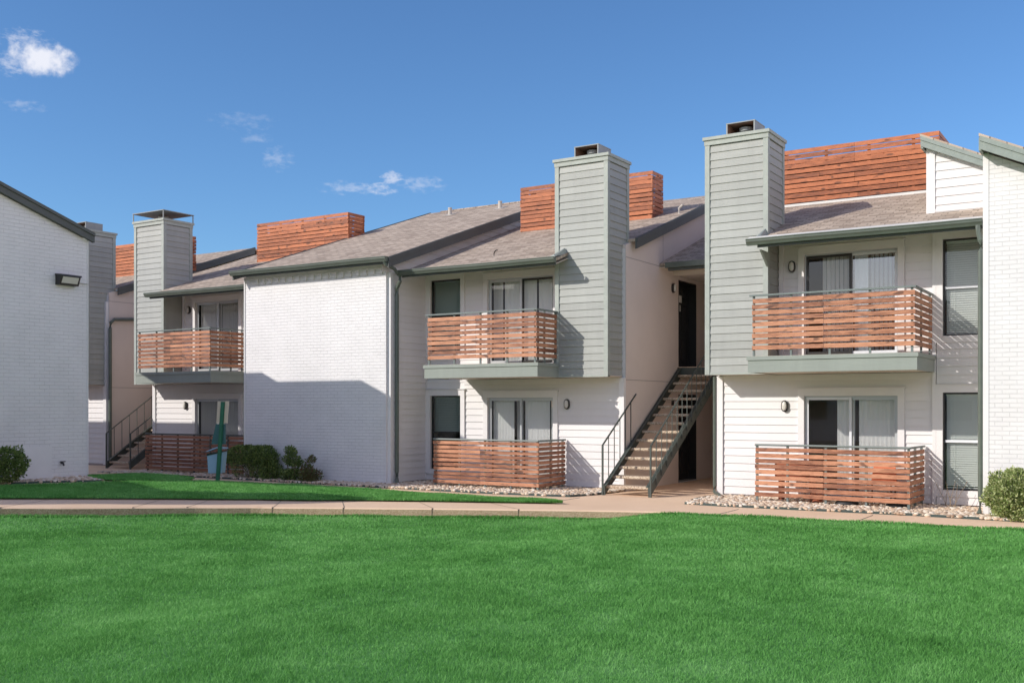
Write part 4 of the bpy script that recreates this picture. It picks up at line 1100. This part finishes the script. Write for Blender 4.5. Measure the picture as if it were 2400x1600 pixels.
# ---- rooftop equipment screens
def roof_screen(x0, x1, y0, y1, z0, z1, seed, label):
    e = MB(); n = int((z1 - z0) / .1)
    path = [(x0, y0), (x1, y0), (x1, y1), (x0, y1), (x0, y0)]
    runs = slats(path, [z0 + k * (z1 - z0) / n for k in range(n)], (z1 - z0) / n - .019, seed, 'screen', split='rand')
    o = part('roof_screen', runs[0]); o['label'] = label
    for rr in runs[1:]: part('slat_panel', rr, o)
    xx = x0 + .06
    while xx < x1:
        p = MB(); p.box(xx - .03, xx + .03, y0 + .022, y0 + .06, z0 - .2, z1 - .02, 'screen', .3); part('post', p, o)
        p = MB(); p.box(xx - .03, xx + .03, y1 - .06, y1 - .022, z0 - .2, z1 - .02, 'screen', .3); part('post', p, o); xx += .88
    p = MB()
    # backing boards behind part of the height leave only the upper gaps open
    z = z0
    while z < z0 + (z1 - z0) * .62:
        p.box(x0 + .05, x1 - .05, y0 + .064, y0 + .075, z + .03, z + .14, 'roomdark', .1); z += .1
    part('backing_board', p, o)
    return o
roof_screen(-22.9, -19.3, 21.9, 22.6, 6.09, 7.25, 21, 'orange cedar roof screen left of the brick bay roof')
roof_screen(-13.85, -10.17, 22.3, 22.92, 6.24, 7.38, 22, 'orange cedar roof screen behind the middle chimney')
roof_screen(-6.95, -3.75, 21.98, 23.2, 6.17, 7.33, 23, 'wide orange cedar roof screen on the right roof')
roof_screen(-29.7, -25.81, 21.9, 22.1, 6.06, 7.15, 24, 'orange cedar roof screen behind the far chimney')

# ---- downspouts
def downspout(pts, parent=row, w=.036):
    m = MB()
    m.tube(pts, w, 'gutter', 8); 
    return part('downspout', m)
downspout([(-14.52, 17.66, 5.0), (-14.50, 17.7, 4.92), (-14.50, 18.0, 4.86), (-14.52, 18.12, 4.78)], w=.04)
downspout([(-14.52, 18.22, 4.74), (-14.50, 18.2, 4.60), (-14.62, 18.24, 4.46), (-14.635, 18.26, 4.30), (-14.635, 18.26, 0.30), (-14.62, 18.24, 0.12), (-14.56, 18.16, 0.03)], w=.046)
downspout([(-2.52, 18.22, 4.74), (-2.50, 18.2, 4.60), (-2.46, 18.10, 4.46), (-2.455, 18.06, 4.3), (-2.455, 18.06, .3), (-2.47, 18.0, .06)], w=.045)
downspout([(-19.34, 18.25, 4.72), (-19.33, 18.2, 4.58), (-19.335, 18.1, 4.42), (-19.335, 18.1, .1)], w=.045)
downspout([(-7.50, 19.40, 2.37), (-7.50, 19.40, .22), (-7.49, 19.36, .10), (-7.40, 19.2, .07), (-7.25, 19.0, .07), (-7.22, 18.93, .02)], w=.035)
downspout([(-26.52, 21.3, 4.50), (-26.52, 19.62, 4.38), (-26.52, 19.50, 4.28), (-26.52, 19.47, 4.1), (-26.52, 19.47, .1)], w=.05)

# ------------------------------------------------------------------ wall lamps
def lamp_protos():
    t = empty('wall_lamp', (0, 0, 0), world=False)
    m = MB(); ring = []
    def oval(rx, rz, n=20): return [(rx * math.cos(2 * math.pi * k / n) * 1.0, rz * math.copysign(abs(math.sin(2 * math.pi * k / n)) ** .75, math.sin(2 * math.pi * k / n))) for k in range(n)]
    def shell(mb, secs, mat):
        n = 20; i0 = len(mb.v)
        for (rx, rz, y) in secs: mb.v += [(a, y, b) for a, b in oval(rx, rz)]
        for s_ in range(len(secs) - 1):
            for j in range(n):
                a, b = i0 + s_ * n + j, i0 + s_ * n + (j + 1) % n
                mb.f.append((a, b, b + n, a + n)); mb.mi.append(mb.mat(mat)); mb.r.append(.5)
        mb.f.append(tuple(i0 + (len(secs) - 1) * n + j for j in range(n))); mb.mi.append(mb.mat(mat)); mb.r.append(.5)
    shell(m, [(.062, .105, 0), (.068, .112, -.02), (.066, .11, -.05), (.05, .094, -.062), (.047, .09, -.055)], 'lamphousing')
    h = m.build('housing', None, smooth=False); h.parent = t
    m = MB(); shell(m, [(.047, .09, -.054), (.044, .086, -.075), (.03, .065, -.088)], 'lens'); l = m.build('lens', None, smooth=True); l.parent = t
    return t
def copy_tree(o, parent=None):
    c = o.copy(); COL.objects.link(c); c.parent = parent
    for ch in list(o.children): copy_tree(ch, c)
    return c
L0 = lamp_protos(); first = True
for (x, y, z, rz, lab) in [(-5.95, W - .012, 4.45, 0, 'oval wall lamp left of the upper patio door on the right unit'),
                           (-6.09, W - .012, 1.79, 0, 'sunlit oval wall lamp left of the lower patio door on the right unit'),
                           (-10.87, W - .012, 1.83, 0, 'oval wall lamp under the middle chimney, right of the lower patio door'),
                           (-22.99, W - .012, 4.47, 0, 'oval wall lamp on the upper storey of the far unit'),
                           (-23.12, W - .012, 1.80, 0, 'oval wall lamp at ground level on the far unit'),
                           (-9.498, 21.93, 4.50, 90, 'oval wall lamp on the stucco beside the upper black door'),
                           (-9.498, 21.93, 1.84, 90, 'oval wall lamp on the stucco behind the open staircase')]:
    o = L0 if first else copy_tree(L0); first = False
    o.location = (x, y, z); o.rotation_euler = (0, 0, math.radians(rz)); tag(o, lab, 'wall lamp', 'oval outdoor lamps on the building walls')

# ------------------------------------------------------------------ open steel staircases
def staircase(xl, xr, y0, label, rot=0):
    rr_ = .012
    st = empty('staircase', ((xl + xr) / 2, y0, 0), label, 'staircase', 'open steel staircases to the upper landings')
    ytop, ztop = y0 + 3.80, 2.56; dy, dz = ytop - y0, ztop; sl_ = dz / dy
    for xx, nm in ((xl, 0), (xr, 1)):
        m = MB(); h1 = .20
        m.hexa([(xx - .02, y0 + .0, 0), (xx + .02, y0, 0), (xx + .02, ytop, ztop - .14), (xx - .02, ytop, ztop - .14), (xx - .02, y0 - .02, .20), (xx + .02, y0 - .02, .20), (xx + .02, ytop, ztop + .12), (xx - .02, ytop, ztop + .12)], 'steel', .5)
        sgn = 1 if xx == xl else -1
        m.hexa([(xx, y0 - .02, .19), (xx + .06, y0 - .02, .19), (xx + .06, ytop, ztop + .11), (xx, ytop, ztop + .11), (xx, y0 - .02, .20), (xx + .06, y0 - .02, .20), (xx + .06, ytop, ztop + .12), (xx, ytop, ztop + .12)] if sgn > 0 else
               [(xx - .06, y0 - .02, .19), (xx, y0 - .02, .19), (xx, ytop, ztop + .11), (xx - .06, ytop, ztop + .11), (xx - .06, y0 - .02, .20), (xx, y0 - .02, .20), (xx, ytop, ztop + .12), (xx - .06, ytop, ztop + .12)], 'steel', .5)
        m.build('stringer', st)
    n = 14
    for k in range(n):
        y = y0 + .05 + k * .278; z = .20 + k * .1775
        m = MB(); a, b = xl + .022, xr - .022
        e = .012
        m.hexa([(a, y + e, z - .058), (b, y + e, z - .058), (b, y + .28, z - .058), (a, y + .28, z - .058), (a, y, z - .04), (b, y, z - .04), (b, y + .28, z), (a, y + .28, z)], 'tread', random.random())
        m.hexa([(a, y, z - .04), (b, y, z - .04), (b, y + .28, z - .04), (a, y + .28, z - .04), (a, y + .01, z), (b, y + .01, z), (b, y + .28, z), (a, y + .28, z)], 'tread', .5)
        m.build('tread', st)
    for xx, s_ in ((xl - .035, 0), (xr + .035, 1)):
        m = MB(); ph = 1.0
        L = dy if s_ else 1.55
        if xl < -20: L = dy
        m.box(xx - .016, xx + .016, y0 - .02, y0 + .012, 0, ph, 'steel')
        m.bar((xx, y0 - .01, ph), (xx, y0 + L, ph + sl_ * L), .028, .022, 'steel')
        k = 1
        while k * .26 < L:
            yy = y0 + k * .26; m.box(xx - .007, xx + .007, yy - .007, yy + .007, sl_ * (yy - y0) + .05, ph + sl_ * (yy - y0), 'steel'); k += 1
        m.build('handrail', st)
    return st
staircase(-9.455, -8.47, 18.42, 'open steel staircase with pebbled treads up to the upper black door')
staircase(-25.60, -24.60, 18.70, 'shaded steel staircase between the left brick wall and the far patio')

# ------------------------------------------------------------------ patio fences
def patio_fence(path, zs, hgt, label, seed, mat, railz, posts, low=.0):
    p0 = path[0]; f = empty('patio_fence', (p0[0], p0[1], 0), label, 'fence', 'slatted patio fences')
    for rr in slats(path, zs, hgt, seed, mat): rr.build('slat_panel', f)
    for (x, y) in posts:
        m = MB(); m.box(x - .02, x + .02, y - .02, y + .02, -.02, railz, 'rail' if mat == 'cedar' else 'steel'); m.build('post', f)
    m = MB()
    for i in range(len(path) - 1):
        a, b = Vector((*path[i], railz)), Vector((*path[i + 1], railz)); m.tube([a, b], .02, 'rail' if mat == 'cedar' else 'steel', 8)
    m.build('top_rail', f)
    return f
zsC = [.125 + k * .1025 for k in range(9)]
patio_fence([(-6.36, 18.50), (-3.60, 18.36), (-3.56, 19.40)], zsC, .075, 'weathered cedar patio fence in front of the right ground-floor unit', 31, 'cedar', 1.075,
            [(-6.33, 18.53), (-5.75, 18.50), (-5.05, 18.47), (-4.34, 18.43), (-3.63, 18.40), (-3.62, 18.88), (-3.60, 19.34)])
patio_fence([(-13.64, 18.30), (-10.92, 18.30), (-10.90, 19.40)], [.10 + k * .0945 for k in range(10)], .070, 'cedar patio fence in front of the middle ground-floor unit', 32, 'cedar', 1.06,
            [(-13.60, 18.335), (-12.95, 18.335), (-12.28, 18.335), (-11.62, 18.335), (-10.96, 18.335), (-10.95, 18.85), (-10.94, 19.34)])
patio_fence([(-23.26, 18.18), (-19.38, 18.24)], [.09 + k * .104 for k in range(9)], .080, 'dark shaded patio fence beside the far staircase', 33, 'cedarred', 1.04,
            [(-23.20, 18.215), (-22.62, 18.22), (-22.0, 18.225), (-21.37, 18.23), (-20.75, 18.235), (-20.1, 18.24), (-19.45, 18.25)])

# ------------------------------------------------------------------ left building
XE, YE = -18.95, 13.37
lb = empty('apartment_building', (-24.0, 12.0, 0.3), 'white painted brick building end cut off by the left edge', 'apartment building')
m = MB(); YN = 10.8; zE = lambda y: 5.24 - .34 * (y - YE)
m.hexa([(XE - .2, YN, .2), (XE, YN, .2), (XE, YE, .2), (XE - .2, YE, .2), (XE - .2, YN, zE(YN)), (XE, YN, zE(YN)), (XE, YE, zE(YE)), (XE - .2, YE, zE(YE))], 'brick', .5)
m.box(-48, XE - .2, YE - .12, YE, .2, 5.15, 'brick', .5); m.box(-48, XE - .2, YN, YN + .12, .2, 6.0, 'brick', .5)
m.build('brick_wall', lb)
m = MB()
def uvr(mm, x0, x1, ya, za, yb, zb, th=.05):
    mm.hexa([(x0, ya, za - th), (x1, ya, za - th), (x1, yb, zb - th), (x0, yb, zb - th), (x0, ya, za), (x1, ya, za), (x1, yb, zb), (x0, yb, zb)], 'shingle', .5)
uvr(m, -22.0, XE + .09, YN - .1, zE(YN - .1) + .19, YE + .12, zE(YE + .12) + .19); uvr(m, -26.3, -22.0, YN - .1, zE(YN - .1) + .42, YE + .12, zE(YE + .12) + .42); uvr(m, -48, -26.3, YN - .1, zE(YN - .1) + .05, YE + .12, zE(YE + .12) + .05)
m.build('roof', lb)
m = MB(); t = .05; ya, yb = YN - .1, YE + .10
m.hexa([(XE + .02, ya, zE(ya)), (XE + .10, ya, zE(ya)), (XE + .10, yb, zE(yb)), (XE + .02, yb, zE(yb)), (XE + .02, ya, zE(ya) + .185), (XE + .10, ya, zE(ya) + .185), (XE + .10, yb, zE(yb) + .185), (XE + .02, yb, zE(yb) + .185)], 'rake', .5)
m.hexa([(XE + .10, ya, zE(ya) + .13), (XE + .125, ya, zE(ya) + .13), (XE + .125, yb, zE(yb) + .13), (XE + .10, yb, zE(yb) + .13), (XE + .10, ya, zE(ya) + .195), (XE + .125, ya, zE(ya) + .195), (XE + .125, yb, zE(yb) + .195), (XE + .10, yb, zE(yb) + .195)], 'rake', .5)
m.build('rake_board', lb)
m = MB(); m.box(XE - .03, XE + .012, YE - .012, YE + .012, .25, 5.25, 'trimw'); m.build('corner_trim', lb)
m = MB(); m.box(XE, XE + .012, 11.75, 12.55, .32, .98, 'trimw'); m.build('patched_panel', lb)
m = MB(); m.tube([(XE, 12.76, .63), (XE + .07, 12.76, .63), (XE + .09, 12.76, .58)], .02, 'lamphousing', 8); m.tube([(XE + .05, 12.70, .66), (XE + .05, 12.82, .66)], .012, 'lamphousing', 6); m.build('hose_tap', lb)
# flood lamp on that wall
fl = empty('flood_lamp', (XE, 12.84, 4.36), 'bronze flood lamp high on the left brick wall', 'wall lamp')
m = MB(); ya, yb = 12.63, 13.07
m.hexa([(XE, ya, 4.25), (XE + .13, ya, 4.25), (XE + .13, yb, 4.25), (XE, yb, 4.25), (XE, ya, 4.46), (XE + .21, ya, 4.44), (XE + .21, yb, 4.44), (XE, yb, 4.46)], 'lamphousing', .5)
m.hexa([(XE, ya - .01, 4.44), (XE + .23, ya - .01, 4.42), (XE + .23, yb + .01, 4.42), (XE, yb + .01, 4.44), (XE, ya - .01, 4.475), (XE + .22, ya - .01, 4.455), (XE + .22, yb + .01, 4.455), (XE, yb + .01, 4.475)], 'lamphousing', .5)
m.build('housing', fl)
m = MB(); m.hexa([(XE + .11, ya + .04, 4.27), (XE + .137, ya + .04, 4.27), (XE + .137, yb - .04, 4.27), (XE + .11, yb - .04, 4.27), (XE + .18, ya + .04, 4.41), (XE + .209, ya + .04, 4.41), (XE + .209, yb - .04, 4.41), (XE + .18, yb - .04, 4.41)], 'lens', .5); m.build('lens', fl)
m = MB(); m.tube([(XE + .015, 13.07, 4.33), (XE + .015, 13.37, 4.33), (XE + .015, 13.385, 4.33)], .009, 'vent', 6); m.build('conduit', fl)

# invented unseen block, outline cut to throw shadow bands over walk and lawn
nb = empty('unseen_shadow_block', (-22, 3.2, 0), 'unseen block shaped to throw shadow bands over the front walk', 'shadow block')
def rot2(x, y, a): return (x * math.cos(a) - y * math.sin(a), x * math.sin(a) + y * math.cos(a))
a_ = math.radians(33.0); tipx, tipy = -19.45, 4.45
def loc(u, v): q = rot2(u, v, a_); return (tipx + q[0], tipy + q[1])
def prism(mm, foot, z0, z1s, mat):
    n = len(foot); i = len(mm.v); mm.v += [(p[0], p[1], z0) for p in foot] + [(p[0], p[1], z) for p, z in zip(foot, z1s)]
    for k in range(n): mm.f.append((i + k, i + (k + 1) % n, i + n + (k + 1) % n, i + n + k)); mm.mi.append(mm.mat(mat)); mm.r.append(.5)
    mm.f.append(tuple(i + n + k for k in range(n))); mm.mi.append(mm.mat(mat)); mm.r.append(.5)
FT = [(-12, -3.6), (-5.8, -1.9), (-3.9, -.78), (-1.35, .27), (.18, .67), (-.1, .94), (-1.23, 1.55), (-2.6, .95), (-3.4, .55), (-4.3, 1.6), (-12, 2.4)]
m = MB(); prism(m, [loc(*q) for q in FT], -.3, [6.55] * 11, 'brick'); m.build('brick_wall', nb)
m = MB(); prism(m, [loc(*q) for q in FT], 6.55, [6.62] * 11, 'shingle'); m.build('roof', nb)
# the rest of the courtyard, out of view: it is what the glass reflects and what returns the sunlight
def plain_block(x0, x1, y0, y1, hw, label, ridge='x'):
    b = empty('courtyard_building', ((x0 + x1) / 2, (y0 + y1) / 2, 0), label, 'apartment building')
    m = MB(); m.box(x0, x1, y0, y1, -.4, hw, 'white', .5); m.build('siding_wall', b)
    m = MB(); e = .5; zz = hw + .02
    if ridge == 'x':
        ym = (y0 + y1) / 2; hr = hw + .35 * (y1 - y0) / 2
        m.hexa([(x0 - e, y0 - e, zz), (x1 + e, y0 - e, zz), (x1 + e, ym, zz), (x0 - e, ym, zz), (x0 - e, y0 - e, zz + .1), (x1 + e, y0 - e, zz + .1), (x1 + e, ym, hr), (x0 - e, ym, hr)], 'shingle', .5)
        m.hexa([(x0 - e, ym, zz), (x1 + e, ym, zz), (x1 + e, y1 + e, zz), (x0 - e, y1 + e, zz), (x0 - e, ym, hr), (x1 + e, ym, hr), (x1 + e, y1 + e, zz + .1), (x0 - e, y1 + e, zz + .1)], 'shingle', .5)
    else:
        m.box(x0 - e, x1 + e, y0 - e, y1 + e, zz, zz + .25, 'shingle', .5)
    m.build('roof', b)
    k = 0
    for xx in np.arange(x0 + 2, x1 - 2, 4.2):
        for (za, zb) in ((.9, 2.1), (3.4, 4.6)):
            m = MB(); m.box(xx, xx + 1.7, y1, y1 + .03, za, zb, 'framedark', .5); m.build('window', b)
    return b
plain_block(-34, 14, -36, -26, 5.4, 'white two-storey block across the courtyard, behind the viewer')
plain_block(9.5, 20, -20, 13.0, 5.6, 'white two-storey block beyond the right edge of the view', 'y')

# ------------------------------------------------------------------ pet waste station
ws = empty('pet_waste_station', (-16.68, 14.84, .1), 'green post with a sign back, teal bag dispenser and blue-grey bin', 'waste station')
gx, gy = -16.68, 14.84; gz = H(gx, gy); sc_ = 0.945
def wsx(du, z): return None
rgt = Vector((.845, .5345, 0)); dep = Vector((-.5345, .845, 0))
def Pw(u, v, z): q = Vector((gx, gy, gz)) + rgt * u + dep * v; return (q.x, q.y, gz + z)
def obox(mm, u0, u1, v0, v1, z0, z1, mat, lean=0.0, t0=0, t1=0):
    L = lambda z: lean * z
    mm.hexa([Pw(u0 + L(z0) - t0, v0, z0), Pw(u1 + L(z0) + t0, v0, z0), Pw(u1 + L(z0) + t0, v1, z0), Pw(u0 + L(z0) - t0, v1, z0),
             Pw(u0 + L(z1) - t1, v0, z1), Pw(u1 + L(z1) + t1, v0, z1), Pw(u1 + L(z1) + t1, v1, z1), Pw(u0 + L(z1) - t1, v1, z1)], mat, .5)
LE = .068
m = MB(); obox(m, -.028, .028, -.02, 0, -.3, 1.69, 'post', LE); obox(m, -.042, -.026, -.0, .02, -.3, 1.69, 'post', LE); obox(m, .026, .042, -.0, .02, -.3, 1.69, 'post', LE)
m.build('post', ws)
m = MB(); obox(m, -.115, .125, .022, .028, 1.24, 1.70, 'signback', LE); m.build('sign', ws)
m = MB(); m.hexa([Pw(-.14, .03, .80), Pw(.14, .03, .80), Pw(.14, .17, .80), Pw(-.14, .17, .80), Pw(-.04, .03, 1.22), Pw(.15, .03, 1.22), Pw(.15, .09, 1.22), Pw(-.04, .09, 1.22)], 'dispenser', .5); m.build('bag_dispenser', ws)
m = MB(); m.hexa([Pw(-.20, .03, .19), Pw(.08, .03, .19), Pw(.08, .30, .19), Pw(-.20, .30, .19), Pw(-.225, .03, .56), Pw(.11, .03, .64), Pw(.11, .34, .64), Pw(-.225, .34, .56)], 'bin', .5)
b_ = m.build('bin', ws)
m = MB(); m.hexa([Pw(-.232, .02, .555), Pw(.117, .02, .635), Pw(.117, .35, .635), Pw(-.232, .35, .555), Pw(-.234, .018, .60), Pw(.119, .018, .66), Pw(.119, .352, .66), Pw(-.234, .352, .60)], 'bag', .5)
m.build('bag', b_); bpy.data.objects[b_.children[0].name].parent = b_; b_.children[0].location = (0, 0, 0)
m = MB(); m.hexa([Pw(-.245, .01, .635), Pw(-.02, .01, .715), Pw(-.02, .36, .715), Pw(-.245, .36, .635), Pw(-.24, .02, .655), Pw(-.02, .02, .74), Pw(-.02, .35, .74), Pw(-.24, .35, .655)], 'bin', .5)
m.hexa([Pw(-.02, .01, .715), Pw(.13, .01, .70), Pw(.13, .36, .70), Pw(-.02, .36, .715), Pw(-.02, .02, .74), Pw(.125, .02, .722), Pw(.125, .35, .722), Pw(-.02, .35, .74)], 'bin', .5)
lid = m.build('lid', None); lid.parent = b_; lid.location = (0, 0, 0)

# ------------------------------------------------------------------ shrubs
def shrub(name, base, rx, ry, rz, zc, n, leaf, mat, label, cat, power=2.6, stems=8, stem_h=.4, fn=None, spread=.3, lump=.16, fill=.35, aspect=2.1):
    t = empty(name, (base[0], base[1], base[2]), label, cat)
    u = rng.normal(size=(n, 3)); u /= np.linalg.norm(u, axis=1)[:, None]
    s_ = (np.abs(u) ** power).sum(1) ** (-1 / power); P = u * s_[:, None]      # superellipsoid surface
    rad = np.where(rng.random(n) < fill, rng.random(n) ** .4, 1 + .03 * rng.normal(size=n))
    ph = rng.random(9) * 6.28
    lp = 1 + lump * (np.sin(u[:, 0] * 5 + ph[0]) * np.sin(u[:, 1] * 5 + ph[1]) + .7 * np.sin(u[:, 2] * 7 + ph[2]) * np.sin(u[:, 0] * 9 + ph[3]) + .5 * np.sin(u[:, 0] * 17 + ph[4]) * np.sin(u[:, 1] * 15 + ph[5]))
    P = P * (rad * lp)[:, None] * np.array([rx, ry, rz]) + np.array([0, 0, zc])
    if fn is not None: P, keep = fn(P); P = P[keep]; u = u[keep]
    P[:, 2] = np.maximum(P[:, 2], .02)
    n = len(P); P = P + np.array(base)
    d = u * .8 + rng.normal(size=(n, 3)) * .7 + np.array([0, 0, .35]); d /= np.linalg.norm(d, axis=1)[:, None]
    q = np.cross(d, rng.normal(size=(n, 3))); q /= np.linalg.norm(q, axis=1)[:, None]
    L = leaf * (.6 + .8 * rng.random(n))[:, None]
    nn = np.cross(d, q)
    V = np.stack([P, P + d * L * .5 + q * L / aspect * .5 + nn * L * .08, P + d * L, P + d * L * .5 - q * L / aspect * .5 + nn * L * .08], 1).reshape(-1, 3)
    F = np.arange(n * 4).reshape(n, 4)
    o = np_mesh('foliage', V, F, None, (mat,), rng.random(n), parent=t)
    m = MB()
    for k in range(stems):
        a = random.uniform(0, 6.28); r0 = random.uniform(0, .06); r1 = random.uniform(.3, .8)
        b0 = Vector((base[0] + math.cos(a) * r0 * rx * 3, base[1] + math.sin(a) * r0 * ry * 3, base[2] - .03)); b1 = Vector((base[0] + math.cos(a) * r1 * rx, base[1] + math.sin(a) * r1 * ry, base[2] + stem_h))
        mid = (b0 + b1) / 2 + Vector((random.uniform(-.04, .04), random.uniform(-.04, .04), .04)); m.tube([b0, mid, b1], .01, 'stem', 6, rads=[.014, .010, .006])
    m.build('stem', t)
    return t
# clipped hedge on the far left
shrub('hedge', (-18.38, 11.02, .29), .32, .50, .27, .40, 8500, .05, 'leafdark', 'clipped dark green hedge against the left brick wall', 'hedge', power=4, stems=12, stem_h=.3)
# clipped hedge at the brick bay: boxy top over bare legs
def legs(P):
    a = np.minimum(np.abs(P[:, 0] + .30), np.abs(P[:, 0] - .28))
    keep = (P[:, 2] > .36 + .05 * np.sin(P[:, 0] * 9)) | (a < .02 + .42 * P[:, 2] * (P[:, 2] > .07)) & (rng.random(len(P)) < .8)
    return P, keep
shrub('hedge', (-18.72, 17.72, 0.02), .70, .26, .36, .41, 14000, .045, 'leafdark', 'flat-topped clipped hedge at the left foot of the white brick bay', 'hedge', power=4.5, stems=14, stem_h=.35, fn=legs, lump=.07)
shrub('shrub', (-18.06, 17.70, 0.02), .24, .20, .20, .20, 2200, .05, 'leafdark', 'low dark shrub spilling from the right end of the clipped hedge', 'shrub', stems=6, stem_h=.2, lump=.25)
def sprig(seed, amp):
    def f(P):
        r_ = np.random.default_rng(seed); c = r_.random((9, 3)); keep = np.zeros(len(P), bool)
        for k in range(9):
            cx = (c[k, 0] - .5) * amp; cz = .12 + c[k, 1] * .62; rr = .055 + .05 * c[k, 2]
            d = (P[:, 0] - cx) ** 2 + (P[:, 2] - cz) ** 2 + (P[:, 1] * .6) ** 2
            keep |= d < rr ** 2
        keep |= (P[:, 2] < .28) & (np.abs(P[:, 0]) < .22)
        return P, keep
    return f
shrub('shrub', (-17.32, 17.66, 0.02), .30, .16, .44, .40, 6500, .05, 'leafdark', 'spindly green shrub between the hedge and the reddish shrub', 'shrub', stems=10, stem_h=.55, fn=sprig(4, .40), fill=.8)
shrub('shrub', (-16.70, 17.62, 0.02), .27, .18, .30, .28, 4200, .05, 'leafred', 'small reddish-leaved shrub, rightmost along the brick bay', 'shrub', stems=9, stem_h=.35, fn=sprig(8, .42), fill=.8)
shrub('shrub', (-1.82, 17.78, 0.02), .50, .34, .39, .36, 15000, .045, 'leaflight', 'pale yellow-green variegated shrub at the right edge before the bright brick', 'shrub', power=2.4, stems=10, stem_h=.4, lump=.12)
# dry twigs by the right window
tw = MB()
for k in range(6):
    a = random.uniform(-.25, .25); b = (-3.15 + .03 * k, 19.05, 0)
    tw.tube([b, (b[0] + a * .3, 19.05, .2), (b[0] + a, 19.02, .42 + .1 * random.random())], .005, 'stem', 5, rads=[.007, .005, .003])
tag(tw.build('dry_plant'), 'bare dry twigs growing from the pebbles beneath the right window', 'plant')

# ------------------------------------------------------------------ things on the patios and the lawn
ch = empty('patio_chair', (-4.15, 18.95, 0), 'orange plastic chair behind the right patio fence', 'chair')
m = MB(); m.box(-4.42, -3.98, 18.75, 19.15, .40, .43, 'orange'); m.build('seat', ch)
m = MB(); m.hexa([(-4.42, 19.13, .43), (-3.98, 19.13, .43), (-3.98, 19.16, .43), (-4.42, 19.16, .43), (-4.38, 19.20, .78), (-4.02, 19.20, .78), (-4.02, 19.23, .78), (-4.38, 19.23, .78)], 'orange'); m.build('backrest', ch)
for (x, y) in ((-4.40, 18.78), (-4.0, 18.78), (-4.40, 19.12), (-4.0, 19.12)):
    m = MB(); m.tube([(x, y, 0), (x, y, .40)], .014, 'lamphousing', 6); m.build('leg', ch)
def torus(mm, c, R, r_, mat, axis='y'):
    pts = []
    for k in range(21):
        a = 2 * math.pi * k / 20; pts.append((c[0] + R * math.cos(a), c[1], c[2] + R * math.sin(a)) if axis == 'y' else (c[0] + R * math.cos(a), c[1] + R * math.sin(a), c[2]))
    mm.tube(pts, r_, mat, 8, caps=False)
for (x, y, z, lab) in ((-4.72, 18.62, .06, 'black tyre lying under the right patio fence'), (-3.86, 18.66, .06, 'second black tyre near the fence corner')):
    m = MB(); torus(m, (x, y, z), .16, .045, 'rubber', 'z'); tag(m.build('tyre', None, smooth=True), lab, 'tyre', 'tyres on the right patio')
pt = MB(); pt.tube([(-5.28, 18.75, 0), (-5.28, 18.75, .16), (-5.28, 18.75, .19)], .1, 'terracotta', 14, rads=[.08, .11, .12])
tag(pt.build('flower_pot'), 'terracotta pot under the middle of the right patio fence', 'pot')
bx = MB(); bx.box(-6.1, -5.35, 18.85, 19.15, .42, .74, 'terracotta'); bx.box(-6.12, -5.33, 18.83, 19.17, .74, .77, 'terracotta'); bx.box(-6.05, -5.99, 18.9, 19.1, 0, .42, 'terracotta'); bx.box(-5.46, -5.4, 18.9, 19.1, 0, .42, 'terracotta')
tag(bx.build('storage_bench'), 'dark red bench behind the left half of the right patio fence', 'bench')
lt = MB(); gzz = H(-13.68, 13.0) - .10
lt.poly([(-13.72, 13.02, gzz + .05), (-13.62, 13.05, gzz + .09), (-13.58, 13.10, gzz + .04), (-13.68, 13.10, gzz + .03)], 'paper'); lt.poly([(-13.66, 13.03, gzz + .03), (-13.56, 13.02, gzz + .10), (-13.52, 13.09, gzz + .03)], 'paper')
tag(lt.build('paper_scrap'), 'crumpled white paper scrap against the kerb of the front walk', 'litter')
